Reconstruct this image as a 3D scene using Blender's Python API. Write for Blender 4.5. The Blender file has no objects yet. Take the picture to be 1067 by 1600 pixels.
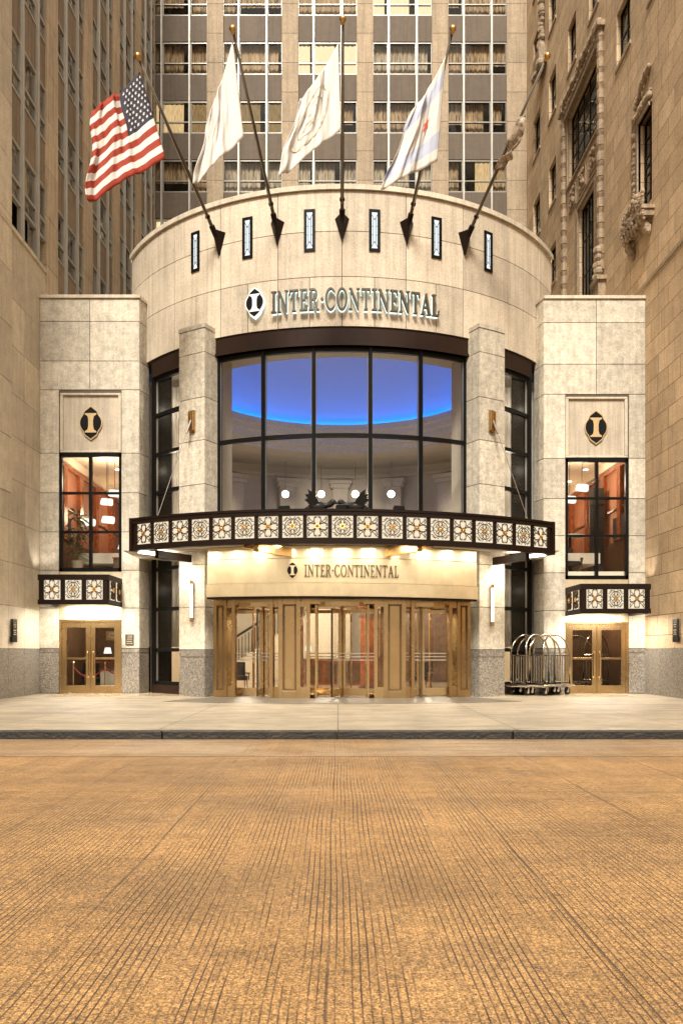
import bpy, math, random
from math import sin, cos, pi, radians as R
from mathutils import Vector, geometry
random.seed(7)
S = bpy.context.scene
# ------------------------------------------------------------------ camera
FPX = 1310.0; EYE = 1.354; PX0 = 528.0; PY0 = 1018.0
cam = bpy.data.cameras.new("camera"); camo = bpy.data.objects.new("camera", cam)
S.collection.objects.link(camo); S.camera = camo
camo.location = (0, 0, EYE); camo.rotation_euler = (R(90), 0, 0)
cam.sensor_fit = 'VERTICAL'; cam.sensor_height = 36.0; cam.lens = FPX/1600*36
cam.shift_x = (533.5-PX0)/1600; cam.shift_y = (PY0-800)/1600
cam.clip_start = 0.1; cam.clip_end = 500
# ------------------------------------------------------------------ night sky glow
W = bpy.data.worlds.new("World"); S.world = W; W.use_nodes = True
nt = W.node_tree; nt.nodes.clear()
wo = nt.nodes.new('ShaderNodeOutputWorld'); bg = nt.nodes.new('ShaderNodeBackground')
wtc = nt.nodes.new('ShaderNodeTexCoord'); wsp = nt.nodes.new('ShaderNodeSeparateXYZ'); wr = nt.nodes.new('ShaderNodeValToRGB')
nt.links.new(wtc.outputs['Generated'], wsp.inputs[0]); nt.links.new(wsp.outputs[2], wr.inputs[0]); nt.links.new(wr.outputs[0], bg.inputs[0])
we = wr.color_ramp.elements; we[0].position = .05; we[0].color = (.26, .22, .17, 1); we[1].position = .75; we[1].color = (1.0, .90, .77, 1)
bg.inputs[1].default_value = 1.1
nt.links.new(bg.outputs[0], wo.inputs[0])
# soft warm street light from behind the camera
sun = bpy.data.lights.new("street_glow", 'SUN'); suno = bpy.data.objects.new("street_glow", sun)
S.collection.objects.link(suno); sun.energy = 3.5; sun.angle = R(15); sun.color = (1.0, 0.95, 0.85)
suno.rotation_euler = (R(40), 0, R(-7))
S.view_settings.view_transform = 'Standard'; S.view_settings.look = 'None'
S.view_settings.exposure = 0.95; S.view_settings.gamma = 1.0
S.cycles.use_denoising = True
S.cycles.max_bounces = 7; S.cycles.diffuse_bounces = 3; S.cycles.glossy_bounces = 3
S.cycles.transparent_max_bounces = 16; S.cycles.caustics_reflective = False; S.cycles.caustics_refractive = False
S.cycles.sample_clamp_indirect = 4
COL = S.collection
def lamp(kind, loc, energy, color=(1, .88, .7), size=.3, size_y=None, rot=(0, 0, 0), spot=None, name='lamp_light'):
    l = bpy.data.lights.new(name, kind); l.energy = energy; l.color = color
    if kind == 'AREA':
        l.size = size
        if size_y: l.shape = 'RECTANGLE'; l.size_y = size_y
    else: l.shadow_soft_size = size
    if kind == 'SPOT': l.spot_size = R(spot or 60); l.spot_blend = .6
    o = bpy.data.objects.new(name, l); COL.objects.link(o); o.location = loc; o.rotation_euler = rot
    return o
# ------------------------------------------------------------------ projection helpers (real positions measured off the photo)
def PT(px, py, Y): return Vector(((px-PX0)*Y/FPX, Y, EYE+(PY0-py)*Y/FPX))
DX, DY = 0.12, 32.5                      # axis of the round front
def Cy(r, th, z): t = R(th); return Vector((DX+r*sin(t), DY-r*cos(t), z))
# ------------------------------------------------------------------ materials
M = {}
class NT:
    def __init__(s, name):
        m = bpy.data.materials.new(name); m.use_nodes = True; s.m = m; s.t = m.node_tree
        s.b = s.t.nodes['Principled BSDF']; s.out = s.t.nodes['Material Output']
        s.tc = s.t.nodes.new('ShaderNodeTexCoord'); s.co = s.tc.outputs['Object']; M[name] = m
    def n(s, k, **kw):
        x = s.t.nodes.new(k)
        for a, v in kw.items(): setattr(x, a, v)
        return x
    def l(s, a, b): s.t.links.new(a, b)
    def geo(s): g = s.n('ShaderNodeNewGeometry'); return g.outputs['Position']
    def scale(s, v, sc):
        m = s.n('ShaderNodeMapping'); s.l(v, m.inputs[0]); m.inputs['Scale'].default_value = sc; return m.outputs[0]
    def noise(s, v, sc, det=4, ro=.6):
        x = s.n('ShaderNodeTexNoise'); s.l(v, x.inputs['Vector']); x.inputs['Scale'].default_value = sc
        x.inputs['Detail'].default_value = det; x.inputs['Roughness'].default_value = ro; return x.outputs['Fac']
    def ramp(s, f, stops):
        x = s.n('ShaderNodeValToRGB'); s.l(f, x.inputs[0]); e = x.color_ramp.elements
        while len(e) < len(stops): e.new(.5)
        for i, (p, c) in enumerate(stops):
            e[i].position = p; e[i].color = (c, c, c, 1) if isinstance(c, (int, float)) else (*c, 1)
        return x.outputs[0]
    def mul(s, a, b, f=1.0):
        x = s.n('ShaderNodeMix', data_type='RGBA', blend_type='MULTIPLY'); x.inputs[0].default_value = f
        s.put(a, x.inputs[6]); s.put(b, x.inputs[7]); return x.outputs[2]
    def mix(s, f, a, b):
        x = s.n('ShaderNodeMix', data_type='RGBA'); s.put(f, x.inputs[0]); s.put(a, x.inputs[6]); s.put(b, x.inputs[7]); return x.outputs[2]
    def math(s, op, a, b=0.0):
        x = s.n('ShaderNodeMath', operation=op); s.put(a, x.inputs[0]); s.put(b, x.inputs[1]); return x.outputs[0]
    def put(s, v, i):
        if isinstance(v, (tuple, list)): i.default_value = (*v, 1) if len(v) == 3 else v
        elif isinstance(v, (int, float)): i.default_value = v
        else: s.l(v, i)
    def attr(s, nm): x = s.n('ShaderNodeAttribute'); x.attribute_name = nm; return x.outputs['Fac']
    def col(s, c): s.put(c, s.b.inputs['Base Color'])
    def bump(s, h, st=.3, d=.01):
        x = s.n('ShaderNodeBump'); s.l(h, x.inputs['Height']); x.inputs['Strength'].default_value = st
        x.inputs['Distance'].default_value = d; s.l(x.outputs[0], s.b.inputs['Normal'])
    def rough(s, v): s.put(v, s.b.inputs['Roughness'])

def stone(name, base, mott=3.0, lo=.78, hi=1.1, fine=40, streak=.15, tone=.10, bump=.25, rough=.75, speck=None):
    k = NT(name); p = k.geo()
    a = k.ramp(k.noise(p, mott, 8, .8), [(.36, lo), (.5, (lo+hi)/2), (.64, hi)])
    b = k.ramp(k.noise(p, fine, 3, .9), [(.34, .68), (.66, 1.16)])
    c = k.mul(k.mul(base, a), b)
    if streak:
        st = k.ramp(k.noise(k.scale(p, (5, 5, .22)), 1.4, 5, .7), [(.36, 1-streak*2), (.55, 1.0)])
        c = k.mul(c, st)
        d = k.ramp(k.noise(p, .35, 3), [(.3, 1-streak), (.65, 1.03)]); c = k.mul(c, d)
    if tone:
        t = k.math('ADD', k.math('MULTIPLY', k.attr('tone'), tone*2), 1-tone); c = k.mul(c, t)
    if speck:
        v = k.n('ShaderNodeTexVoronoi'); k.l(p, v.inputs['Vector']); v.inputs['Scale'].default_value = speck
        c = k.mul(c, k.ramp(v.outputs['Color'], [(.1, .45), (.5, .95), (.85, 1.5)]))
    k.col(c); k.rough(rough)
    if bump: k.bump(k.noise(p, fine, 4, .8), bump, .01)
    return k
stone('drum_stone', (.60, .505, .385), 1.6, .86, 1.07, 30, .11, .16, .2)
stone('travertine', (.60, .53, .42), 5.5, .64, 1.17, 26, .08, .20, .35)
stone('granite', (.22, .19, .155), 6, .9, 1.1, 60, .0, .08, .3, .45, speck=34)
stone('left_stone', (.66, .565, .43), 2.0, .82, 1.10, 30, .07, .14, .2); stone('tower_stone', (.66, .52, .365), 2.0, .84, 1.07, 30, .16, .10, .2); stone('tower_spandrel', (.30, .22, .145), 3, .85, 1.1, 50, .16, .06, .2)  # tower tones lifted to offset weak light on the corner tower
stone('pier_stone', (.42, .315, .205), 2.2, .82, 1.08, 20, .12, .08, .3)
stone('spandrel', (.13, .092, .060), 3, .85, 1.1, 60, .10, .06, .2)
stone('ornament', (.44, .32, .205), 9, .55, 1.2, 30, .2, .05, .8)
stone('plaster', (.62, .55, .45), 1, .95, 1.03, 20, .0, .0, .05)
stone('mortar', (.10, .075, .05), 2, .9, 1.1, 20, 0, 0, 0)
stone('coping', (.60, .52, .40), 3, .85, 1.1, 30, .1, .05, .2)
# stone building with running-bond blocks
def blocks(name, base, bw, bh, mort=.012):
    k = stone(name, base, 1.2, .80, 1.12, 25, .07, 0, 0); p = k.geo()
    sp = k.n('ShaderNodeSeparateXYZ'); k.l(p, sp.inputs[0]); cb = k.n('ShaderNodeCombineXYZ')
    s2 = k.math('ADD', sp.outputs[1], sp.outputs[0])
    k.l(s2, cb.inputs[0]); k.l(sp.outputs[2], cb.inputs[1])
    br = k.n('ShaderNodeTexBrick'); k.l(cb.outputs[0], br.inputs['Vector'])
    br.inputs['Scale'].default_value = 1; br.inputs['Brick Width'].default_value = bw; br.inputs['Row Height'].default_value = bh
    br.inputs['Mortar Size'].default_value = mort; br.inputs['Mortar Smooth'].default_value = .2
    br.inputs['Color1'].default_value = (1.05, 1.04, 1.0, 1); br.inputs['Color2'].default_value = (.78, .75, .70, 1); br.inputs['Mortar'].default_value = (.16, .12, .09, 1)
    br.offset = .37; br.squash = .7; br.squash_frequency = 3
    old = k.b.inputs['Base Color'].links[0].from_socket; k.col(k.mul(old, br.outputs['Color']))
    inv = k.math('SUBTRACT', 1, br.outputs['Fac']); k.bump(inv, .5, .02)
blocks('block_stone', (.72, .53, .345), 1.25, .62, .010)
# pavement and road
k = NT('sidewalk'); p = k.geo()
c = k.mul((.31, .25, .175), k.ramp(k.noise(p, .9, 7, .75), [(.36, .70), (.64, 1.15)]))
c = k.mul(c, k.ramp(k.noise(k.scale(p, (.5, 2.2, 1)), 1.1, 5, .7), [(.38, .72), (.55, 1.0)]))
c = k.mul(c, k.ramp(k.noise(p, 45, 3, .9), [(.3, .75), (.7, 1.15)]))
v = k.n('ShaderNodeTexVoronoi'); k.l(p, v.inputs['Vector']); v.inputs['Scale'].default_value = 2.2
c = k.mul(c, k.ramp(v.outputs['Distance'], [(.015, .35), (.03, 1)]), .6)
sj = k.n('ShaderNodeTexBrick'); k.l(p, sj.inputs['Vector']); sj.offset = 0; sj.inputs['Scale'].default_value = 1; sj.inputs['Brick Width'].default_value = 3.1; sj.inputs['Row Height'].default_value = 3.05; sj.inputs['Mortar Size'].default_value = .012
sj.inputs['Color1'].default_value = (1, 1, 1, 1); sj.inputs['Color2'].default_value = (.9, .89, .87, 1); sj.inputs['Mortar'].default_value = (.35, .3, .25, 1); c = k.mul(c, sj.outputs['Color'])
c = k.mul(c, k.ramp(k.noise(p, 6, 2, .5), [(.27, .55), (.31, 1)])); k.col(c); k.rough(.6); k.bump(k.noise(p, 60, 3, .8), .3, .01)
k = NT('mat_stone'); p = k.geo()
k.col(k.mul((.10, .085, .068), k.ramp(k.noise(p, 3, 5), [(.3, .7), (.7, 1.3)]))); k.rough(.4)
k = NT('kerb'); p = k.geo()
k.col(k.mix(k.ramp(k.noise(k.scale(p, (1, 1, 6)), 2.5, 6, .7), [(.5, 0), (.72, 1)]), (.007, .005, .003), (.045, .03, .018))); k.rough(.55); k.bump(k.noise(p, 20, 4), .8, .03)
k = NT('road'); p = k.geo()
base = k.mix(k.ramp(k.noise(p, .35, 4), [(.3, 0), (.7, 1)]), (.20, .105, .034), (.255, .142, .052))  # orange of the street light is mixed into the concrete colour
sp = k.n('ShaderNodeSeparateXYZ'); k.l(p, sp.inputs[0])
g = k.n('ShaderNodeTexWave', wave_type='BANDS', bands_direction='X', wave_profile='SIN'); 
wig = k.noise(k.scale(p, (.5, .25, 1)), 1, 2)
cb = k.n('ShaderNodeCombineXYZ'); k.l(k.math('ADD', sp.outputs[0], k.math('MULTIPLY', wig, .10)), cb.inputs[0]); k.l(sp.outputs[1], cb.inputs[1])
k.l(cb.outputs[0], g.inputs['Vector']); g.inputs['Scale'].default_value = 8.0; g.inputs['Distortion'].default_value = .0
line = k.ramp(g.outputs['Fac'], [(.02, 1), (.13, 0)])                      # raked grooves
mask = k.ramp(k.noise(k.scale(p, (1.6, .22, 1)), 1.6, 4, .7), [(.37, 0), (.52, 1)])
m2 = k.ramp(k.noise(k.scale(cb.outputs[0], (9, .12, 1)), 1.0, 3, .8), [(.33, 0), (.50, 1)])
line = k.mul(k.mul(line, mask), m2)
big = k.ramp(k.noise(k.scale(cb.outputs[0], (5.5, .10, 1)), 1, 2, .6), [(.284, 1), (.30, 0)])
g2 = k.n('ShaderNodeTexWave', wave_type='BANDS', bands_direction='X', wave_profile='SIN'); k.l(cb.outputs[0], g2.inputs['Vector']); g2.inputs['Scale'].default_value = .23
seam = k.math('LESS_THAN', g2.outputs['Fac'], .00035)
grain = k.ramp(k.noise(p, 75, 4, .9), [(.37, .16), (.48, .85), (.61, 2.0)])
grain2 = k.ramp(k.noise(p, 24, 3, .9), [(.36, .62), (.64, 1.30)])
c = k.mul(k.mul(base, grain), grain2)
c = k.mul(c, k.ramp(k.noise(k.scale(p, (.25, .8, 1)), 1.3, 6, .7), [(.35, .66), (.62, 1.08)]))
c = k.mix(line, c, (.035, .016, .006)); c = k.mix(k.math('MULTIPLY', big, .25), c, (.05, .025, .01)); c = k.mix(k.math('MULTIPLY', seam, k.ramp(k.noise(k.scale(cb.outputs[0], (1.2, .5, 1)), 1.0, 4, .7), [(.4, .1), (.6, .85)])), c, (.04, .02, .008))
gut = k.math('GREATER_THAN', sp.outputs[1], 12.05)
c = k.mix(k.math('MULTIPLY', gut, k.ramp(k.noise(k.scale(p, (.4, .4, 1)), 1, 3), [(.35, .1), (.6, .65)])), c, k.mul((.25, .185, .12), k.mul(grain, k.ramp(k.noise(k.scale(p, (.5, 3, 1)), 1.5, 5), [(.35, .55), (.6, 1.1)]))))
jy = k.math('ABSOLUTE', k.math('SUBTRACT', k.math('ADD', sp.outputs[1], k.math('MULTIPLY', k.noise(p, 1.5, 4, .7), .15)), 12.1))
c = k.mix(k.ramp(jy, [(.015, .9), (.05, 0)]), c, (.04, .02, .01))
jy = k.math('ABSOLUTE', k.math('SUBTRACT', k.math('ADD', sp.outputs[1], k.math('MULTIPLY', k.noise(p, 2, 4, .7), .05)), 9.0))
c = k.mix(k.ramp(jy, [(.005, .6), (.03, 0)]), c, (.08, .04, .015))
k.col(c); k.rough(k.ramp(k.noise(p, 1.3, 4), [(.3, .45), (.7, .75)]))
hh = k.math('SUBTRACT', k.math('MULTIPLY', k.noise(p, 70, 3, .8), .6), k.math('MULTIPLY', line, .8)); k.bump(hh, .55, .015)
# metals, glass, paints
def metal(name, base, ro=.3, br=.02, wav=0, met=1.0, rv=.12):
    k = NT(name); p = k.geo()
    n_ = k.noise(p, 2.2, 4, .6)
    k.col(k.mul(base, k.ramp(n_, [(.3, .88), (.7, 1.08)]))); k.put(met, k.b.inputs['Metallic'])
    k.rough(k.math('ADD', k.math('MULTIPLY', k.noise(p, 1.2, 2), rv), ro-rv/2))
    if wav: k.bump(k.noise(k.scale(p, (3.2, 3.2, .12)), 1.0, 2, .5), wav, .06)
metal('brass', (.55, .38, .19), .27, met=1.0, rv=.05); metal('brass_sheet', (.86, .73, .50), .36, wav=.5, met=.75); metal('cart_metal', (.42, .36, .28), .2)
metal('brass_polished', (.78, .58, .30), .16); metal('chrome', (.78, .74, .68), .14)
metal('bronze', (.012, .006, .0035), .5, met=0); metal('bronze_letter', (.075, .055, .032), .5, met=.15)
metal('black_metal', (.006, .0055, .005), .4, met=.2); metal('mullion', (.42, .39, .34), .38, met=.3); metal('bead', (.30, .28, .25), .3, met=.6)
metal('scroll_metal', (.05, .026, .010), .5, met=.4); metal('lintel', (.022, .011, .007), .5, met=.2)
metal('gold', (.55, .32, .10), .35); metal('emblem_gold', (.50, .36, .18), .5, met=.3)
def flat(name, base, ro=.6, var=.1, sc=3):
    k = NT(name); p = k.geo(); pp = k.scale(p, (1, 1, .12)) if 'curtain' in name else p; k.col(k.mul(base, k.ramp(k.noise(pp, sc, 5), [(.36, 1-var), (.62, 1+var)]))); k.rough(ro)
flat('emblem_black', (.010, .010, .012), .3); flat('rubber', (.02, .018, .016)); flat('rope_dark', (.11, .06, .025), .4)
flat('orange_wall', (.27, .11, .06), .6, .15, 1.2); flat('ceiling_white', (.70, .62, .50), .7, .04)
flat('wood', (.26, .075, .025), .25, .3, 5); flat('wood_dark', (.09, .045, .022), .35, .3, 5); flat('black_fabric', (.015, .013, .012), .7)
flat('floor_marble', (.42, .33, .22), .15, .2, 2); flat('leaf', (.07, .12, .045), .5, .4, 9); flat('pot', (.35, .30, .22), .5)
flat('red_rope', (.25, .02, .015), .6); flat('picture', (.30, .25, .18), .4, .9, 6); flat('dome', (.34, .37, .50), .6, .01)
flat('flag_white', (.66, .62, .57), .8, .03, 4); flat('flag_red', (.30, .028, .008), .8, .1); flat('flag_blue', (.010, .008, .022), .8, .1)
flat('flag_sky', (.46, .48, .58), .8, .05); flat('star_red', (.62, .07, .03), .8); flat('seal_tan', (.50, .43, .33), .8, .3, 8); flat('flag_dark', (.42, .33, .24), .8, .5, 9)
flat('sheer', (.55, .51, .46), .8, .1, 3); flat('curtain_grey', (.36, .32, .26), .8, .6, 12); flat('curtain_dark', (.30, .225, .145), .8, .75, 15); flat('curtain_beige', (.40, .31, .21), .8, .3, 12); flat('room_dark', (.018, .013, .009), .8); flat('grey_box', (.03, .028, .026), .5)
flat('statue_bronze', (.02, .018, .016), .35); flat('interior_cream', (.52, .46, .37), .6, .05, 2)
for fm in ('flag_white', 'flag_red', 'flag_sky', 'flag_dark'):
    m = M[fm]; t = m.node_tree; b = t.nodes['Principled BSDF']; tr = t.nodes.new('ShaderNodeBsdfTranslucent'); mx = t.nodes.new('ShaderNodeMixShader')
    t.links.new(b.inputs['Base Color'].links[0].from_socket, tr.inputs[0]); mx.inputs[0].default_value = .2
    t.links.new(b.outputs[0], mx.inputs[1]); t.links.new(tr.outputs[0], mx.inputs[2]); t.links.new(mx.outputs[0], t.nodes['Material Output'].inputs[0])
for dm in ('bronze', 'black_metal', 'lintel', 'rubber', 'emblem_black', 'grey_box', 'black_fabric', 'statue_bronze', 'scroll_metal', 'emblem_black'): M[dm].node_tree.nodes['Principled BSDF'].inputs['Specular IOR Level'].default_value = .12; M[dm].node_tree.nodes['Principled BSDF'].inputs['Metallic'].default_value = 0
def emit(name, col, st, pattern=None):
    m = bpy.data.materials.new(name); m.use_nodes = True; t = m.node_tree; t.nodes.clear()
    o = t.nodes.new('ShaderNodeOutputMaterial'); e = t.nodes.new('ShaderNodeEmission'); e.inputs[0].default_value = (*col, 1); e.inputs[1].default_value = st
    t.links.new(e.outputs[0], o.inputs[0]); M[name] = m
    if pattern:   # pleated curtain lit from behind
        g = t.nodes.new('ShaderNodeNewGeometry'); w = t.nodes.new('ShaderNodeTexNoise'); mp = t.nodes.new('ShaderNodeMapping'); mp.inputs['Scale'].default_value = (11, 11, .6)
        rp = t.nodes.new('ShaderNodeValToRGB'); rp.color_ramp.elements[0].position = .3; rp.color_ramp.elements[1].position = .65
        rp.color_ramp.elements[0].color = (*[c*pattern for c in col], 1); rp.color_ramp.elements[1].color = (*col, 1)
        t.links.new(g.outputs['Position'], mp.inputs[0]); t.links.new(mp.outputs[0], w.inputs['Vector']); t.links.new(w.outputs['Fac'], rp.inputs[0]); t.links.new(rp.outputs[0], e.inputs[0])
emit('lit_panel', (1, .84, .60), .52); emit('halo', (.72, .92, .88), .95); emit('lamp_white', (1, .93, .80), 8); emit('tube_light', (1, .93, .80), .8)
emit('lit_curtain', (1, .72, .38), .6, .4); emit('lit_room', (1, .84, .54), .75, .75); emit('dim_curtain', (.62, .42, .20), .42, .3); emit('stained_lit', (.90, .97, .98), .6)
emit('blue_neon', (0, .22, 1.0), 17); emit('downlight', (1, .9, .7), 5)
def glass(name, tint, refl, ro=.02, wav=.0):
    m = bpy.data.materials.new(name); m.use_nodes = True; t = m.node_tree; t.nodes.clear(); M[name] = m
    o = t.nodes.new('ShaderNodeOutputMaterial'); tr = t.nodes.new('ShaderNodeBsdfTransparent'); gl = t.nodes.new('ShaderNodeBsdfGlossy'); mx = t.nodes.new('ShaderNodeMixShader')
    lw = t.nodes.new('ShaderNodeLayerWeight'); lw.inputs[0].default_value = .5; fr = t.nodes.new('ShaderNodeMath'); fr.operation = 'POWER'; fr.inputs[1].default_value = 4.5; t.links.new(lw.outputs['Facing'], fr.inputs[0]); ad = t.nodes.new('ShaderNodeMath'); ad.operation = 'MULTIPLY_ADD'
    ad.inputs[1].default_value = .6; ad.inputs[2].default_value = refl; ad.use_clamp = True
    tr.inputs[0].default_value = (*tint, 1); gl.inputs['Roughness'].default_value = ro
    t.links.new(fr.outputs[0], ad.inputs[0]); t.links.new(ad.outputs[0], mx.inputs[0]); t.links.new(tr.outputs[0], mx.inputs[1]); t.links.new(gl.outputs[0], mx.inputs[2]); t.links.new(mx.outputs[0], o.inputs[0])
    if wav:
        n_ = t.nodes.new('ShaderNodeTexNoise'); n_.inputs['Scale'].default_value = 1.3; bp = t.nodes.new('ShaderNodeBump'); bp.inputs['Strength'].default_value = wav; bp.inputs['Distance'].default_value = .05
        g = t.nodes.new('ShaderNodeNewGeometry'); t.links.new(g.outputs['Position'], n_.inputs['Vector']); t.links.new(n_.outputs['Fac'], bp.inputs['Height']); t.links.new(bp.outputs[0], gl.inputs['Normal'])
glass('glass', (.97, .97, .96), .02, wav=.08); glass('window_glass', (.93, .91, .87), .025, wav=.2)
# ------------------------------------------------------------------ mesh building
class MB:
    def __init__(s): s.v = []; s.f = []; s.t = []; s.mi = []; s.mats = []; s.cur = 0
    def mat(s, name):
        if name not in s.mats: s.mats.append(name)
        s.cur = s.mats.index(name); return s
    def add(s, vs, fs, tone=None):
        o = len(s.v); s.v += [tuple(v) for v in vs]; tone = random.random() if tone is None else tone
        for f in fs: s.f.append([i+o for i in f]); s.t.append(tone); s.mi.append(s.cur)
        return s
    BF = [(0, 3, 2, 1), (4, 5, 6, 7), (0, 1, 5, 4), (1, 2, 6, 5), (2, 3, 7, 6), (3, 0, 4, 7)]
    def hexa(s, p): return s.add(p, s.BF)
    def box(s, x0, x1, y0, y1, z0, z1):
        return s.hexa([(x0, y0, z0), (x1, y0, z0), (x1, y1, z0), (x0, y1, z0), (x0, y0, z1), (x1, y0, z1), (x1, y1, z1), (x0, y1, z1)])
    def obox(s, c, ax, ay, az):
        c, ax, ay, az = map(Vector, (c, ax, ay, az))
        return s.hexa([c+a*ax+b*ay+d*az for d in (-1, 1) for a, b in ((-1, -1), (1, -1), (1, 1), (-1, 1))])
    def bar(s, a, b, w, d, up=(0, 0, 1)):
        a, b = Vector(a), Vector(b); ax = (b-a)/2; n = ax.normalized(); u = Vector(up)
        if abs(n.dot(u)) > .95: u = Vector((0, 1, 0))
        y = n.cross(u).normalized(); z = y.cross(n)
        return s.obox((a+b)/2, ax, y*w/2, z*d/2)
    def arc(s, r0, r1, t0, t1, z0, z1, n=None, zf=None):
        n = n or max(1, int(abs(t1-t0)/2.2+.5)); vs = []; fs = []; zf = zf or (lambda p: 0)
        for i in range(n+1):
            th = t0+(t1-t0)*i/n
            for r, z in ((r0, z0), (r1, z0), (r1, z1), (r0, z1)):
                p = Cy(r, th, z); p.z += zf(p); vs.append(p)
        for i in range(n):
            a = 4*i
            for j in range(4): k_ = (j+1) % 4; fs.append((a+j, a+k_, a+4+k_, a+4+j))
        fs += [(0, 3, 2, 1), (4*n, 4*n+1, 4*n+2, 4*n+3)]
        return s.add(vs, fs)
    def rbox(s, r0, r1, th, w, z0, z1, off=0):     # box facing outwards at angle th
        t = R(th); n = Vector((sin(t), -cos(t), 0)); a = Vector((cos(t), sin(t), 0))
        c = Cy((r0+r1)/2, th, (z0+z1)/2)+a*off
        return s.obox(c, a*w/2, n*(r1-r0)/2, (0, 0, (z1-z0)/2))
    def tube(s, pts, r, n=6, r1=None, closed=False):
        pts = [Vector(p) for p in pts]; N = len(pts); vs = []; fs = []; prev = None
        for i, p in enumerate(pts):
            d = (pts[(i+1) % N]-pts[i-1]) if closed else (pts[min(i+1, N-1)]-pts[max(i-1, 0)]); d.normalize()
            u = prev if prev is not None else (Vector((0, 0, 1)) if abs(d.z) < .9 else Vector((1, 0, 0)))
            u = (u-d*u.dot(d)).normalized(); prev = u; w = d.cross(u); rr = r+(r1-r)*i/(N-1) if r1 is not None else r
            for j in range(n): a = 2*pi*j/n; vs.append(p+(u*cos(a)+w*sin(a))*rr)
        for i in range(N if closed else N-1):
            for j in range(n): k_ = (j+1) % n; i2 = (i+1) % N; fs.append((i*n+j, i*n+k_, i2*n+k_, i2*n+j))
        if not closed: fs += [tuple(range(n))[::-1], tuple((N-1)*n+j for j in range(n))]
        return s.add(vs, fs, .5)
    def ball(s, c, rx, ry=None, rz=None, n=8, m=6):
        c = Vector(c); ry = ry or rx; rz = rz or rx; vs = [c+Vector((0, 0, rz))]; fs = []
        for i in range(1, m):
            for j in range(n): a = pi*i/m; b = 2*pi*j/n; vs.append(c+Vector((rx*sin(a)*cos(b), ry*sin(a)*sin(b), rz*cos(a))))
        vs.append(c-Vector((0, 0, rz)))
        for j in range(n):
            fs.append((0, 1+j, 1+(j+1) % n)); fs.append((len(vs)-1, 1+(m-2)*n+(j+1) % n, 1+(m-2)*n+j))
            for i in range(m-2): a = 1+i*n; fs.append((a+j, a+n+j, a+n+(j+1) % n, a+(j+1) % n))
        return s.add(vs, fs, .5)
    def prism(s, loops, fn, d0, d1):   # outline loops (u,v) -> solid between depths, fn(u,v,w)->point
        tri = geometry.tessellate_polygon([[Vector((u, v, 0)) for u, v in l] for l in loops]); flat_ = [q for l in loops for q in l]; n = len(flat_)
        vs = [fn(u, v, d0) for u, v in flat_]+[fn(u, v, d1) for u, v in flat_]; fs = []
        for a, b, c in tri:
            A, B, C_ = flat_[a], flat_[b], flat_[c]
            if (B[0]-A[0])*(C_[1]-A[1])-(B[1]-A[1])*(C_[0]-A[0]) < 0: b, c = c, b
            fs.append((a+n, b+n, c+n)); fs.append((a, c, b))
        o = 0
        for l in loops:
            for i in range(len(l)): j = (i+1) % len(l); fs.append((o+i, o+j, o+j+n, o+i+n))
            o += len(l)
        return s.add(vs, fs, .5)
    def mesh(s, name, mat=None, smooth=False):
        me = bpy.data.meshes.new(name); me.from_pydata(s.v, [], s.f)
        for m in (s.mats or [mat]): me.materials.append(M[m])
        if s.mats: me.polygons.foreach_set('material_index', s.mi)
        a = me.attributes.new('tone', 'FLOAT', 'FACE'); a.data.foreach_set('value', s.t)
        if smooth: me.polygons.foreach_set('use_smooth', [True]*len(me.polygons))
        me.update()
        import bmesh
        b = bmesh.new(); b.from_mesh(me); bmesh.ops.recalc_face_normals(b, faces=b.faces); b.to_mesh(me); b.free()
        return me
    def obj(s, name, mat=None, parent=None, smooth=False, bevel=0):
        o = bpy.data.objects.new(name, s.mesh(name, mat, smooth)); COL.objects.link(o); 
        if parent: attach(o, parent)
        if bevel: m = o.modifiers.new('bevel', 'BEVEL'); m.width = bevel; m.segments = 2; m.limit_method = 'ANGLE'
        return o
def attach(o, parent):
    o.parent = parent
    if parent.type == 'EMPTY' and parent.parent is None and tuple(parent.location) != (0, 0, 0):
        o.matrix_parent_inverse.translation = -Vector(parent.location)
def tag(o, label=None, cat=None, group=None, kind=None):
    if label: o['label'] = label
    if cat: o['category'] = cat
    if group: o['group'] = group
    if kind: o['kind'] = kind
    return o
def thing(name, label, cat, loc=(0, 0, 0), group=None):
    o = bpy.data.objects.new(name, None); COL.objects.link(o); o.location = loc; o.empty_display_size = .3
    return tag(o, label, cat, group)
# ------------------------------------------------------------------ ground
b = MB(); b.box(-60, 60, -30, 14.35, -.35, -.15); tag(b.obj('road', 'road'), kind='structure')
b = MB(); b.box(-60, 60, 14.5, 50, -.35, 0); tag(b.obj('sidewalk', 'sidewalk'), kind='structure')
b = MB(); x = -60
while x < 60: b.box(x, x+2.985, 14.35, 14.499, -.35, -.002); x += 3
tag(b.obj('kerb', 'kerb', bevel=.02), kind='structure')
b = MB(); b.arc(7.2, 10.9, -26.5, 26.5, 0.003, .008); tag(b.obj('entrance_paving', 'mat_stone'), kind='structure')
# ------------------------------------------------------------------ hotel entrance building
H = thing('hotel_entrance', 'cream stone hotel entrance with round front, tall curved window, two square wings and brass doors', 'building', (DX, 27, 0))
GAP = .021
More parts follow.
